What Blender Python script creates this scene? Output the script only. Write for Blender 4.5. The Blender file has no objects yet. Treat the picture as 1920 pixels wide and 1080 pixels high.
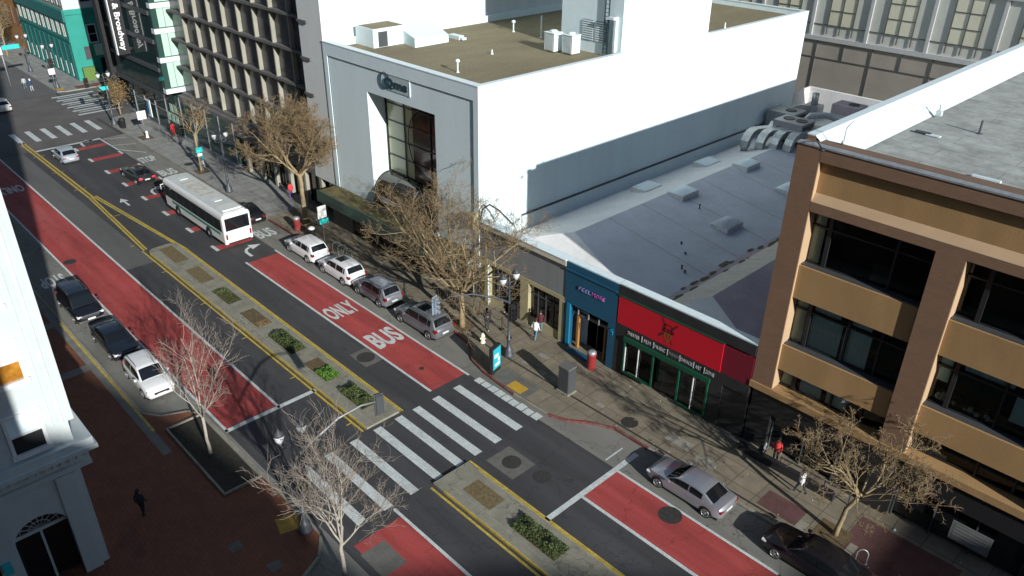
import bpy, bmesh, math, random
from mathutils import Vector, Matrix
random.seed(7)
R = math.radians
scene = bpy.context.scene
COL = scene.collection
# ------------------------------------------------------------------ camera
F_PX, YAW, PIT, ROL, CAMH = 1481.607, R(45.78534), R(28.85787), R(0.779585), 30.0
_cy, _sy, _cp, _sp = math.cos(YAW), math.sin(YAW), math.cos(PIT), math.sin(PIT)
_f = Vector((-_sy*_cp, _cy*_cp, -_sp)); _r = Vector((_cy, _sy, 0)); _u = _r.cross(_f)
_r2 = math.cos(ROL)*_r + math.sin(ROL)*_u; _u2 = -math.sin(ROL)*_r + math.cos(ROL)*_u
cam = bpy.data.cameras.new("camera"); camo = bpy.data.objects.new("camera", cam); COL.objects.link(camo)
camo.matrix_world = Matrix(((_r2.x, _u2.x, -_f.x, 0), (_r2.y, _u2.y, -_f.y, 0), (_r2.z, _u2.z, -_f.z, CAMH), (0, 0, 0, 1)))
cam.sensor_width = 36; cam.lens = F_PX/1920*36; cam.clip_start = 0.5; cam.clip_end = 3000
scene.camera = camo
scene.render.resolution_x, scene.render.resolution_y = 1024, 576
# ------------------------------------------------------------------ world, sun, exposure
SUN_EL, SUN_AZ = R(21), R(11.8)           # the sun stands down the street (+X), slightly on the -Y side
sd = Vector((math.cos(SUN_EL)*math.cos(SUN_AZ), -math.cos(SUN_EL)*math.sin(SUN_AZ), math.sin(SUN_EL)))
w = bpy.data.worlds.new("World"); scene.world = w; w.use_nodes = True
nt = w.node_tree; sky = nt.nodes.new("ShaderNodeTexSky"); sky.sky_type = 'NISHITA'; sky.sun_disc = False; sky.ozone_density = 3.5; sky.dust_density = 0.6; sky.air_density = 1.2
sky.sun_elevation = SUN_EL; sky.sun_rotation = math.atan2(sd.x, sd.y)
nt.links.new(sky.outputs[0], nt.nodes["Background"].inputs[0]); nt.nodes["Background"].inputs[1].default_value = 0.074
sl = bpy.data.lights.new("sun", 'SUN'); sl.energy = 5.0; sl.angle = R(0.55); sl.color = (1, 0.985, 0.95)
so = bpy.data.objects.new("sun", sl); COL.objects.link(so); so.rotation_euler = sd.to_track_quat('Z', 'Y').to_euler()
so.location = (0, 0, 80)
scene.view_settings.view_transform = 'Standard'; scene.view_settings.look = 'None'
scene.view_settings.exposure = 0.25; scene.view_settings.gamma = 1; scene.view_settings.use_curve_mapping = False
# ------------------------------------------------------------------ materials
def nodes(name):
    m = bpy.data.materials.new(name); m.use_nodes = True
    t = m.node_tree; return m, t, t.nodes["Principled BSDF"]
def wpos(t, scale=(1, 1, 1)):
    g = t.nodes.new("ShaderNodeNewGeometry"); mp = t.nodes.new("ShaderNodeMapping")
    t.links.new(g.outputs["Position"], mp.inputs[0]); mp.inputs["Scale"].default_value = scale
    return mp.outputs[0]
def noise(t, vec, scale, detail=5, rough=0.6):
    n = t.nodes.new("ShaderNodeTexNoise"); n.inputs["Scale"].default_value = scale
    n.inputs["Detail"].default_value = detail; n.inputs["Roughness"].default_value = rough
    t.links.new(vec, n.inputs["Vector"]); return n.outputs["Fac"]
def ramp(t, fac, stops):
    r = t.nodes.new("ShaderNodeValToRGB"); t.links.new(fac, r.inputs[0])
    while len(r.color_ramp.elements) < len(stops): r.color_ramp.elements.new(0.5)
    for e, (p, c) in zip(r.color_ramp.elements, stops): e.position = p; e.color = (*c, 1)
    return r.outputs[0]
def mix(t, fac, a, b, mode='MIX'):
    x = t.nodes.new("ShaderNodeMix"); x.data_type = 'RGBA'; x.blend_type = mode
    for s, v in ((x.inputs[0], fac), (x.inputs[6], a), (x.inputs[7], b)):
        if hasattr(v, 'links') or isinstance(v, bpy.types.NodeSocket): t.links.new(v, s)
        else: s.default_value = v if isinstance(v, (int, float)) else (*v, 1)
    return x.outputs[2]
def sc(c, k): return tuple(max(0, min(1, v*k)) for v in c)
def mat(name, c, rough=0.7, var=0.15, scale=1.5, metal=0, bump=0, stretch=(1, 1, 1), fine=0.0, finescale=40, spec=0.5, coat=0, stains=0, staincol=None, cracks=0):
    m, t, b = nodes(name)
    b.inputs["Roughness"].default_value = rough; b.inputs["Metallic"].default_value = metal
    b.inputs["Specular IOR Level"].default_value = spec
    if coat: b.inputs["Coat Weight"].default_value = coat; b.inputs["Coat Roughness"].default_value = 0.05
    v = wpos(t, stretch)
    col = ramp(t, noise(t, v, scale), [(0.3, sc(c, 1-var)), (0.7, sc(c, 1+var))])
    if fine:
        v2 = wpos(t)
        col = mix(t, 1.0, col, ramp(t, noise(t, v2, finescale, 3), [(0.3, (1-fine,)*3), (0.7, (1+0*fine,)*3)]), 'MULTIPLY')
    if stains:
        v3 = wpos(t, stretch)
        f = ramp(t, noise(t, v3, 0.55, 8, 0.7), [(0.5, (0, 0, 0)), (0.72, (stains,)*3)])
        col = mix(t, f, col, staincol or sc(c, 0.45))
    if cracks:
        vo = t.nodes.new("ShaderNodeTexVoronoi"); vo.feature = 'DISTANCE_TO_EDGE'; vo.inputs["Scale"].default_value = 0.28
        ad = t.nodes.new("ShaderNodeVectorMath"); ad.operation = 'ADD'; nn = t.nodes.new("ShaderNodeTexNoise"); nn.inputs["Scale"].default_value = 1.3; nn.inputs["Detail"].default_value = 6
        ss = t.nodes.new("ShaderNodeVectorMath"); ss.operation = 'SCALE'; ss.inputs[3].default_value = 1.6
        t.links.new(wpos(t), nn.inputs["Vector"]); t.links.new(nn.outputs["Color"], ss.inputs[0]); t.links.new(wpos(t), ad.inputs[0]); t.links.new(ss.outputs[0], ad.inputs[1]); t.links.new(ad.outputs[0], vo.inputs["Vector"])
        col = mix(t, ramp(t, vo.outputs["Distance"], [(0.0, (cracks,)*3), (0.012, (0, 0, 0))]), col, sc(c, 0.35))
    t.links.new(col, b.inputs["Base Color"])
    if bump:
        bp = t.nodes.new("ShaderNodeBump"); bp.inputs["Strength"].default_value = bump; bp.inputs["Distance"].default_value = 0.02
        t.links.new(noise(t, wpos(t), finescale, 4), bp.inputs["Height"]); t.links.new(bp.outputs[0], b.inputs["Normal"])
    return m
def tiles(name, c1, c2, mortar, w=1.2, h=1.2, msize=0.02, offset=0.0, wall=False, rough=0.8, var=0.2, rot=0, stains=0.0):
    m, t, b = nodes(name); b.inputs["Roughness"].default_value = rough
    g = t.nodes.new("ShaderNodeNewGeometry"); vec = g.outputs["Position"]
    if wall:
        s = t.nodes.new("ShaderNodeSeparateXYZ"); t.links.new(vec, s.inputs[0])
        a = t.nodes.new("ShaderNodeMath"); a.operation = 'ADD'; t.links.new(s.outputs[0], a.inputs[0]); t.links.new(s.outputs[1], a.inputs[1])
        cb = t.nodes.new("ShaderNodeCombineXYZ"); t.links.new(a.outputs[0], cb.inputs[0]); t.links.new(s.outputs[2], cb.inputs[1]); vec = cb.outputs[0]
    br = t.nodes.new("ShaderNodeTexBrick"); t.links.new(vec, br.inputs["Vector"])
    br.inputs["Scale"].default_value = 1; br.inputs["Brick Width"].default_value = w; br.inputs["Row Height"].default_value = h
    br.inputs["Mortar Size"].default_value = msize; br.offset = offset; br.inputs["Mortar Smooth"].default_value = 0.1
    br.inputs["Color1"].default_value = (*c1, 1); br.inputs["Color2"].default_value = (*c2, 1); br.inputs["Mortar"].default_value = (*mortar, 1)
    col = mix(t, 1.0, br.outputs[0], ramp(t, noise(t, wpos(t), 0.9, 8, 0.65), [(0.3, (1-var,)*3), (0.65, (1, 1, 1))]), 'MULTIPLY')
    if stains:
        col = mix(t, ramp(t, noise(t, wpos(t), 2.3, 6, 0.7), [(0.55, (0, 0, 0)), (0.7, (stains,)*3)]), col, sc(c1, 0.4))
    t.links.new(col, b.inputs["Base Color"]); return m
def glass(name, c=(0.01, 0.012, 0.014), rough=0.06, spec=0.8):
    m, t, b = nodes(name); b.inputs["Base Color"].default_value = (*c, 1); b.inputs["Roughness"].default_value = rough
    b.inputs["Specular IOR Level"].default_value = spec
    bp = t.nodes.new("ShaderNodeBump"); bp.inputs["Strength"].default_value = 0.06; bp.inputs["Distance"].default_value = 0.05
    t.links.new(noise(t, wpos(t), 0.8, 2), bp.inputs["Height"]); t.links.new(bp.outputs[0], b.inputs["Normal"]); return m
def clear_glass(name, tint=(0.75, 0.85, 0.85), gl=0.25):
    m, t, b = nodes(name); t.nodes.remove(b)
    tr = t.nodes.new("ShaderNodeBsdfTransparent"); tr.inputs[0].default_value = (*tint, 1)
    gs = t.nodes.new("ShaderNodeBsdfGlossy"); gs.inputs["Roughness"].default_value = 0.03
    lw = t.nodes.new("ShaderNodeFresnel"); lw.inputs[0].default_value = 1.45
    mx = t.nodes.new("ShaderNodeMixShader"); t.links.new(lw.outputs[0], mx.inputs[0])
    t.links.new(tr.outputs[0], mx.inputs[1]); t.links.new(gs.outputs[0], mx.inputs[2])
    t.links.new(mx.outputs[0], t.nodes["Material Output"].inputs[0]); return m
def emis(name, c, s):
    m, t, b = nodes(name); b.inputs["Base Color"].default_value = (*c, 1)
    b.inputs["Emission Color"].default_value = (*c, 1); b.inputs["Emission Strength"].default_value = s; return m
def flat(name, c, rough=0.5, metal=0, var=0.06, **k): return mat(name, c, rough, var, 3.0, metal, **k)

M = {}
M['asphalt'] = mat('asphalt', (0.062, 0.061, 0.064), 0.85, 0.28, 0.8, stretch=(0.10, 1, 1), fine=0.35, finescale=22, bump=0.3, stains=.35, cracks=.6)
M['asphalt_old'] = mat('old_asphalt', (0.125, 0.125, 0.12), 0.9, 0.15, 0.4, stretch=(0.2, 1, 1), fine=0.3, finescale=22, bump=0.3, stains=0.4)
M['asphalt_warm'] = mat('intersection_asphalt', (0.13, 0.12, 0.115), 0.9, 0.2, 0.25, fine=0.3, finescale=20, stains=0.5)
M['gutter'] = mat('gutter_concrete', (0.215, 0.21, 0.185), 0.85, 0.2, 0.5, stretch=(0.3, 1, 1), fine=0.25, finescale=18, stains=0.6, cracks=.8)
M['red_lane'] = mat('red_lane_paint', (0.43, 0.066, 0.058), 0.75, 0.26, 1.1, stretch=(0.1, 1, 1), fine=0.35, finescale=15, bump=0.2, stains=0.55, staincol=(0.30, 0.10, 0.09), cracks=.7)
M['white_paint'] = mat('white_road_paint', (0.66, 0.71, 0.69), 0.6, 0.12, 2, fine=0.35, finescale=9, stains=0.45, staincol=(0.3, 0.3, 0.3))
M['yellow_paint'] = mat('yellow_road_paint', (0.58, 0.43, 0.07), 0.6, 0.2, 2, fine=0.4, finescale=7, stains=0.5, staincol=(0.25, 0.2, 0.08))
M['red_kerb'] = mat('red_kerb_paint', (0.20, 0.06, 0.05), 0.7, 0.3, 3, fine=0.4, finescale=6, stains=0.9, staincol=(0.2, 0.17, 0.14))
M['walk'] = tiles('tan_pavement', (0.255, 0.22, 0.155), (0.225, 0.195, 0.14), (0.13, 0.11, 0.08), 1.5, 1.5, 0.03, var=0.38, stains=0.35)
M['walk_grey'] = tiles('grey_pavement', (0.32, 0.32, 0.30), (0.28, 0.28, 0.265), (0.17, 0.17, 0.16), 1.2, 1.2, 0.025, var=0.32, stains=0.3)
M['plaza'] = tiles('brick_plaza', (0.225, 0.078, 0.037), (0.18, 0.062, 0.032), (0.10, 0.045, 0.028), 0.4, 0.2, 0.01, 0.5, var=0.25)
M['maroon_pave'] = mat('maroon_paving', (0.13, 0.06, 0.055), 0.85, 0.2, 1.5, fine=0.2, finescale=10, stains=0.4)
M['band'] = mat('grey_paving_band', (0.17, 0.17, 0.155), 0.85, 0.2, 1)
M['kerb'] = mat('kerb_concrete', (0.30, 0.285, 0.235), 0.85, 0.2, 1.5, fine=0.3, finescale=12, stains=0.35)
M['median'] = mat('median_concrete', (0.27, 0.26, 0.20), 0.85, 0.18, 1.2, fine=0.25, finescale=14, stains=0.5, cracks=.8)
M['soil'] = mat('soil', (0.15, 0.105, 0.05), 0.95, 0.35, 4, fine=0.5, finescale=12, bump=0.6)
M['dark_soil'] = mat('dark_planter_soil', (0.045, 0.04, 0.028), 0.95, 0.35, 4, fine=0.5, finescale=12)  # darker soil for the left planter bed
M['mulch'] = mat('dry_grass_soil', (0.20, 0.15, 0.07), 0.95, 0.3, 5, fine=0.5, finescale=12, bump=0.6)
M['leaf'] = mat('leaf_green', (0.075, 0.10, 0.03), 0.7, 0.6, 2.5)
M['leaf_bright'] = mat('bright_leaf', (0.10, 0.22, 0.03), 0.7, 0.4, 2.5)
M['leaf_dry'] = mat('dry_leaf', (0.25, 0.17, 0.07), 0.8, 0.4, 2.5)
M['iron'] = mat('manhole_iron', (0.06, 0.055, 0.05), 0.6, 0.3, 6, metal=0.4, bump=0.4)
M['patch'] = mat('concrete_patch', (0.15, 0.145, 0.13), 0.85, 0.2, 1.5, fine=0.3, finescale=14)
M['white_wall'] = mat('white_painted_wall', (0.68, 0.80, 0.83), 0.7, 0.03, 0.5, stretch=(1, 1, 0.12), fine=0.05, finescale=3, bump=0.25, stains=0.25, staincol=(0.55, 0.62, 0.62))
M['cream_wall'] = mat('cream_wall', (0.54, 0.60, 0.60), 0.75, 0.05, 0.6, stretch=(1, 1, 0.15), fine=0.1, finescale=3, bump=.3, stains=0.3, staincol=(0.40, 0.43, 0.41))
M['white_trim'] = flat('white_trim', (0.66, 0.76, 0.78))
M['roof_tan'] = mat('tan_gravel_roof', (0.235, 0.20, 0.115), 0.95, 0.18, 0.35, fine=0.35, finescale=10, stretch=(1, 0.4, 1), bump=0.3, stains=0.3)
M['roof_grey'] = mat('grey_membrane_roof', (0.50, 0.51, 0.56), 0.8, 0.1, 0.35, fine=0.1, finescale=5, stains=0.35, staincol=(0.36, 0.34, 0.37))
M['roof_light'] = mat('light_membrane_roof', (0.74, 0.73, 0.71), 0.8, 0.08, 0.5, fine=0.08, finescale=4)
M['roof_beige'] = mat('beige_ribbed_roof', (0.50, 0.45, 0.38), 0.85, 0.12, 2.2, stretch=(0.15, 1, 1), fine=0.2, finescale=6)
M['roof_mauve'] = mat('mauve_membrane_roof', (0.38, 0.32, 0.35), 0.85, 0.12, 0.6, fine=0.1, finescale=5, stains=0.3)
M['roof_old'] = tiles('old_sheet_roof', (0.46, 0.48, 0.44), (0.43, 0.45, 0.41), (0.30, 0.31, 0.28), 9.0, 1.35, 0.03, 0.37, var=0.45, stains=0.7)
M['brick_brown'] = tiles('brown_brick', (0.26, 0.150, 0.090), (0.225, 0.130, 0.078), (0.19, 0.12, 0.08), 0.30, 0.10, 0.012, 0.5, wall=True, var=0.12)
M['ochre'] = mat('ochre_render', (0.40, 0.245, 0.105), 0.85, 0.10, 0.6, stretch=(1, 1, .35), fine=0.14, finescale=12, stains=0.35, bump=.3)
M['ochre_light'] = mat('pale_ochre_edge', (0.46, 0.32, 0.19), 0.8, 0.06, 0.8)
M['brown_flat'] = mat('brown_render', (0.22, 0.125, 0.08), 0.85, 0.08, 1)
M['black_metal'] = flat('black_metal', (0.018, 0.018, 0.02), 0.5)
M['black_wall'] = mat('black_painted_wall', (0.022, 0.022, 0.024), 0.6, 0.25, 1)
M['dark_grey'] = flat('dark_grey_metal', (0.06, 0.065, 0.07), 0.5)
M['grey_metal'] = flat('grey_metal', (0.26, 0.27, 0.28), 0.45, 0.3)
M['galv'] = mat('galvanised_metal', (0.42, 0.44, 0.44), 0.42, 0.2, 4, metal=0.5)
M['glass_dark'] = glass('dark_glass')
M['glass_teal'] = glass('teal_glass', (0.018, 0.04, 0.038))
M['glass_green'] = glass('green_glass', (0.03, 0.07, 0.06), 0.05)
M['glass_olive'] = glass('olive_glass', (0.035, 0.030, 0.016), 0.05)
M['pane_sunlit'] = mat('painted_sunlit_pane', (0.46, 0.46, 0.30), 0.15, 0.06, 0.5)  # yellow paints sun and reflection onto the niche panes
M['pane_shaded'] = mat('painted_shaded_pane', (0.085, 0.055, 0.032), 0.08, 0.3, 0.5)  # brown paints the shaded part of the same niche glass
M['clear'] = clear_glass('clear_glass')
M['curtain'] = mat('blue_grey_curtain', (0.72, 0.86, 0.90), 0.9, 0.12, 3, stretch=(4, 4, 0.3))
M['curtain_pale'] = mat('pale_curtain', (0.62, 0.64, 0.58), 0.9, 0.08, 3, stretch=(4, 4, 0.3))
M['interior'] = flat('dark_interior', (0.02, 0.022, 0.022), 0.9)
M['hotel_pale'] = mat('pale_stone_wall', (0.66, 0.69, 0.68), 0.85, 0.05, 0.5, stretch=(1, 1, .2), fine=0.06, finescale=4)
M['hotel_grey'] = mat('grey_stone_wall', (0.40, 0.39, 0.36), 0.85, 0.06, 0.5, fine=0.06, finescale=4)
M['fin'] = mat('stone_fin', (0.30, 0.29, 0.235), 0.8, 0.1, 1)
M['hotel_band'] = mat('dark_stone_band', (0.13, 0.125, 0.12), 0.7, 0.12, 1)
M['hotel_pane'] = mat('smoked_panel', (0.085, 0.085, 0.09), 0.25, 0.35, 0.6)
M['bay_white'] = flat('bay_white', (0.62, 0.67, 0.68), 0.5)
M['bay_curtain'] = mat('pale_green_curtain', (0.42, 0.62, 0.50), 0.8, 0.06, 2, stretch=(4, 4, .4))
M['teal_wall'] = mat('teal_painted_wall', (0.02, 0.27, 0.215), 0.7, 0.1, 0.6)
M['teal_dark'] = mat('dark_teal_trim', (0.015, 0.15, 0.14), 0.6, 0.1, 1)
M['brick_orange'] = mat('orange_brick_wall', (0.42, 0.20, 0.055), 0.85, 0.2, 0.5, stretch=(1, 1, .3), fine=0.3, finescale=2)
M['stone_beige'] = mat('beige_stone_wall', (0.34, 0.30, 0.24), 0.85, 0.15, 0.4, fine=0.3, finescale=2)
M['blue_wall'] = mat('deep_blue_paint', (0.010, 0.085, 0.155), 0.55, 0.07, 1, fine=0.08, finescale=6)
M['blue_bright'] = flat('bright_blue_paint', (0.01, 0.17, 0.30), 0.45)
M['red_sign'] = flat('red_sign_panel', (0.52, 0.004, 0.018), 0.5, var=0.03)
M['dark_red'] = flat('dark_red_panel', (0.16, 0.006, 0.02), 0.5)
M['emblem_red'] = flat('emblem_dark_red', (0.10, 0.008, 0.012), 0.5)
M['emblem_gold'] = flat('emblem_gold', (0.22, 0.13, 0.02), 0.5)
M['green_trim'] = flat('green_trim', (0.006, 0.075, 0.04), 0.45)
M['green_sign'] = flat('green_board', (0.11, 0.19, 0.04), 0.5)
M['pink'] = flat('pink_letter', (0.36, 0.10, 0.34), 0.4)
M['lilac'] = flat('lilac_letter', (0.16, 0.17, 0.36), 0.4)
M['white'] = flat('white_plastic', (0.78, 0.79, 0.78), 0.45)
M['letter'] = flat('white_letter', (0.42, 0.44, 0.42), 0.5)
M['letter_dim'] = flat('dim_letter', (0.16, 0.17, 0.16), 0.5)
M['logo_dark'] = flat('dark_teal_letter', (0.02, 0.055, 0.07), 0.4)
M['logo_plate'] = flat('pale_plate', (0.42, 0.50, 0.52), 0.5)
M['beige_col'] = mat('beige_column', (0.38, 0.34, 0.20), 0.8, 0.1, 1)
M['grey_fascia'] = mat('grey_fascia', (0.21, 0.22, 0.225), 0.7, 0.08, 0.6, stretch=(3, 1, 0.2))
M['cream_coping'] = mat('cream_coping', (0.55, 0.53, 0.44), 0.7, 0.08, 1)
M['moss'] = mat('mossy_canopy_roof', (0.15, 0.125, 0.05), 0.9, 0.35, 0.9, fine=0.3, finescale=6, stains=0.5, staincol=(0.08, 0.12, 0.08))
M['canopy_green'] = mat('dark_green_fascia', (0.045, 0.085, 0.065), 0.35, 0.2, 1)
M['wood'] = flat('wood_post', (0.33, 0.16, 0.04), 0.6)
M['bark_tan'] = mat('tan_bark', (0.30, 0.235, 0.13), 0.85, 0.25, 3, fine=0.2, finescale=10)
M['twig_tan'] = mat('tan_twig', (0.23, 0.165, 0.09), 0.85, 0.25, 2)
M['bark_pale'] = mat('pale_bark', (0.36, 0.33, 0.28), 0.8, 0.2, 3)
M['twig_pale'] = mat('pale_twig', (0.27, 0.23, 0.19), 0.8, 0.2, 2)
M['tyre'] = flat('tyre_rubber', (0.015, 0.015, 0.016), 0.8)
M['rim'] = flat('alloy_rim', (0.42, 0.43, 0.44), 0.3, 0.7)
M['car_glass'] = glass('car_glass', (0.008, 0.01, 0.012), 0.04, 0.7)
M['lamp_red'] = flat('tail_lamp_red', (0.22, 0.006, 0.008), 0.25)
M['brake_red'] = emis('brake_lamp_lit', (0.9, 0.02, 0.04), 1.0)
M['lamp_clear'] = flat('lamp_clear', (0.72, 0.74, 0.75), 0.15)
M['plate'] = flat('number_plate', (0.60, 0.61, 0.60), 0.5)
M['chrome'] = flat('chrome', (0.62, 0.63, 0.64), 0.15, 0.9)
def paint(name, c, metal=0.3, rough=0.3): return mat(name, c, rough, 0.02, 1, metal=metal, coat=0.7)
M['p_white'] = paint('car_paint_white', (0.74, 0.75, 0.75), 0, 0.35)
M['p_black'] = paint('car_paint_black', (0.010, 0.010, 0.013), 0.1)
M['p_navy'] = paint('car_paint_dark_blue', (0.014, 0.018, 0.026), 0.2)
M['p_silver'] = paint('car_paint_silver', (0.36, 0.38, 0.42), 0.55, 0.35)
M['p_silverblue'] = paint('car_paint_silver_grey', (0.30, 0.315, 0.35), 0.5, 0.35)
M['p_grey'] = paint('car_paint_grey', (0.20, 0.215, 0.235), 0.5, 0.35)
M['p_dark'] = paint('car_paint_charcoal', (0.03, 0.033, 0.036), 0.3)
M['p_hatch'] = paint('car_paint_pale_grey', (0.42, 0.47, 0.52), 0.3, 0.35)
M['bus_white'] = mat('bus_white_paint', (0.70, 0.72, 0.70), 0.4, 0.04, 0.7, fine=0.05, finescale=4, coat=0.3)
M['bus_roof'] = mat('bus_roof_paint', (0.58, 0.61, 0.60), 0.6, 0.08, 0.8, fine=0.1, finescale=5, stains=0.3, staincol=(0.40, 0.40, 0.35))
M['bus_green'] = flat('bus_teal_stripe', (0.02, 0.20, 0.15), 0.4)
M['bus_number'] = mat('faded_yellow_number', (0.56, 0.54, 0.42), 0.7, 0.25, 3, fine=0.3, finescale=8)
M['sign_teal'] = flat('teal_sign', (0.03, 0.52, 0.50), 0.4)
M['screen'] = emis('lit_teal_screen', (0.02, 0.34, 0.42), 0.25)
M['screen_white'] = emis('lit_white_graphic', (0.6, 0.8, 0.8), 0.4)
M['globe'] = flat('lamp_globe', (0.62, 0.66, 0.68), 0.25)
M['post'] = mat('lamp_post_grey', (0.075, 0.085, 0.10), 0.5, 0.15, 3, metal=0.3)
M['signal_grey'] = flat('signal_grey', (0.24, 0.30, 0.36), 0.5)
M['red_paint'] = flat('red_paint', (0.28, 0.03, 0.03), 0.5)
M['bin_red'] = flat('dull_red_bin', (0.30, 0.05, 0.05), 0.5)
M['hydrant'] = flat('cream_hydrant', (0.74, 0.71, 0.56), 0.5)
M['tactile'] = mat('yellow_tactile_pad', (0.50, 0.30, 0.03), 0.7, 0.12, 3)
M['tactile_d'] = mat('orange_tactile_pad', (0.42, 0.24, 0.03), 0.7, 0.2, 3)
M['window_frame'] = flat('white_window_frame', (0.70, 0.72, 0.72), 0.5)
M['blind'] = flat('white_blind', (0.74, 0.76, 0.76), 0.7)
M['orange_refl'] = mat('painted_amber_reflection', (0.35, 0.15, 0.02), 0.3, 0.5, 1.5)  # amber reflection painted into the lower pane colour
M['grid_grey'] = mat('grey_panel_wall', (0.52, 0.53, 0.48), 0.6, 0.07, 0.4, fine=0.05, finescale=4)
M['grid_rib'] = flat('pale_rib', (0.46, 0.47, 0.47), 0.5)
M['grid_cream'] = mat('cream_blind_pane', (0.62, 0.60, 0.46), 0.3, 0.08, 0.5)
M['grid_line'] = flat('dark_joint', (0.11, 0.11, 0.10), 0.6)
M['grid_lower'] = mat('brown_grey_wall', (0.33, 0.30, 0.26), 0.8, 0.12, 0.3)
M['skin'] = flat('skin', (0.38, 0.22, 0.15), 0.6); M['hair'] = flat('dark_hair', (0.02, 0.015, 0.012), 0.7)
M['shoe_white'] = flat('white_shoes', (0.75, 0.75, 0.73), 0.6); M['shoe_dark'] = flat('dark_shoes', (0.03, 0.03, 0.03), 0.6)
def cloth(n, c): return flat(n, c, 0.85)

# ------------------------------------------------------------------ mesh helpers
class MB:
    def __init__(s): s.v = []; s.f = []; s.mi = []; s.mats = []; s.cur = 0; s.sm = []
    def use(s, m):
        if m not in s.mats: s.mats.append(m)
        s.cur = s.mats.index(m); return s
    def add(s, vs, fs, smooth=False):
        o = len(s.v); s.v += [tuple(v) for v in vs]
        for f in fs: s.f.append([i+o for i in f]); s.mi.append(s.cur); s.sm.append(smooth)
        return s
    def box(s, x0, x1, y0, y1, z0, z1):
        v = [(x, y, z) for z in (z0, z1) for y in (y0, y1) for x in (x0, x1)]
        return s.add(v, [(0, 2, 3, 1), (4, 5, 7, 6), (0, 1, 5, 4), (2, 6, 7, 3), (0, 4, 6, 2), (1, 3, 7, 5)])
    def quad(s, a, b, c, d): return s.add([a, b, c, d], [(0, 1, 2, 3)])
    def rect(s, x0, x1, y0, y1, z): return s.quad((x0, y0, z), (x1, y0, z), (x1, y1, z), (x0, y1, z))
    def poly(s, pts, z0, z1=None):
        n = len(pts)
        a = sum(pts[i][0]*pts[(i+1) % n][1]-pts[(i+1) % n][0]*pts[i][1] for i in range(n))
        if a < 0: pts = pts[::-1]
        if z1 is None: return s.add([(p[0], p[1], z0) for p in pts], [tuple(range(n))])
        v = [(p[0], p[1], z0) for p in pts]+[(p[0], p[1], z1) for p in pts]
        return s.add(v, [tuple(range(n-1, -1, -1)), tuple(range(n, 2*n))]+[(i, (i+1) % n, n+(i+1) % n, n+i) for i in range(n)])
    def prism(s, pts, x0, x1):        # profile in (y,z) swept along x
        n = len(pts); v = [(x0, p[0], p[1]) for p in pts]+[(x1, p[0], p[1]) for p in pts]
        return s.add(v, [tuple(range(n-1, -1, -1)), tuple(range(n, 2*n))]+[(i, (i+1) % n, n+(i+1) % n, n+i) for i in range(n)])
    def tube(s, pts, rads, n=6, cap=True, smooth=True):
        pts = [Vector(p) for p in pts]; k = len(pts); vs = []; ref = None
        for i, p in enumerate(pts):
            t = (pts[min(i+1, k-1)]-pts[max(i-1, 0)]).normalized()
            if ref is None: ref = Vector((0, 0, 1)) if abs(t.z) < 0.9 else Vector((1, 0, 0))
            a = ref - t*ref.dot(t)
            if a.length < 1e-4: a = t.orthogonal()
            a.normalize(); b = t.cross(a); ref = a; r = rads[i] if hasattr(rads, '__len__') else rads
            for j in range(n):
                an = 2*math.pi*j/n; vs.append(p+a*(r*math.cos(an))+b*(r*math.sin(an)))
        fs = [(i*n+j, i*n+(j+1) % n, (i+1)*n+(j+1) % n, (i+1)*n+j) for i in range(k-1) for j in range(n)]
        if cap: fs += [tuple(range(n-1, -1, -1)), tuple(range((k-1)*n, k*n))]
        return s.add(vs, fs, smooth)
    def lathe(s, prof, c=(0, 0, 0), n=14, smooth=True, axis='z'):
        vs = []
        for r, z in prof:
            for j in range(n):
                a = 2*math.pi*j/n
                p = (r*math.cos(a), r*math.sin(a), z) if axis == 'z' else ((r*math.cos(a), z, r*math.sin(a)) if axis == 'y' else (z, r*math.cos(a), r*math.sin(a)))
                vs.append((p[0]+c[0], p[1]+c[1], p[2]+c[2]))
        k = len(prof); fs = [(i*n+j, i*n+(j+1) % n, (i+1)*n+(j+1) % n, (i+1)*n+j) for i in range(k-1) for j in range(n)]
        fs += [tuple(range(n-1, -1, -1)), tuple(range((k-1)*n, k*n))]
        if axis == 'y': fs = [tuple(reversed(f)) for f in fs]
        return s.add(vs, fs, smooth)
    def build(s, name, m=None, parent=None, bevel=0, loc=None, label=None):
        me = bpy.data.meshes.new(name); me.from_pydata(s.v, [], s.f)
        ms = s.mats if s.mats else [m]
        for x in ms: me.materials.append(M[x] if isinstance(x, str) else x)
        me.polygons.foreach_set('material_index', s.mi if s.mats else [0]*len(s.f)); me.polygons.foreach_set('use_smooth', s.sm)
        me.update()
        o = bpy.data.objects.new(name, me); COL.objects.link(o)
        if parent: o.parent = parent
        if loc: o.location = loc
        if bevel:
            b = o.modifiers.new('bevel', 'BEVEL'); b.width = bevel; b.segments = 2; b.limit_method = 'ANGLE'; b.angle_limit = R(40)
        if label: o['label'] = label
        return o
def tag(o, label=None, cat=None, group=None, kind=None):
    if label: o['label'] = label
    if cat: o['category'] = cat
    if group: o['group'] = group
    if kind: o['kind'] = kind
    return o
def thing(name, label, cat, loc=(0, 0, 0), rz=0, group=None):
    o = bpy.data.objects.new(name, None); COL.objects.link(o); o.empty_display_size = 0.3
    o.location = loc; o.rotation_euler = (0, 0, rz); return tag(o, label, cat, group)
def struct(name, mb, m=None): return tag(mb.build(name, m), kind='structure')
def children(o): return [c for c in bpy.data.objects if c.parent == o]
def copy_tree(o, parent=None):
    c = o.copy(); COL.objects.link(c)
    if parent: c.parent = parent
    for ch in children(o): copy_tree(ch, c)
    return c
_txt = {}
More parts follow.
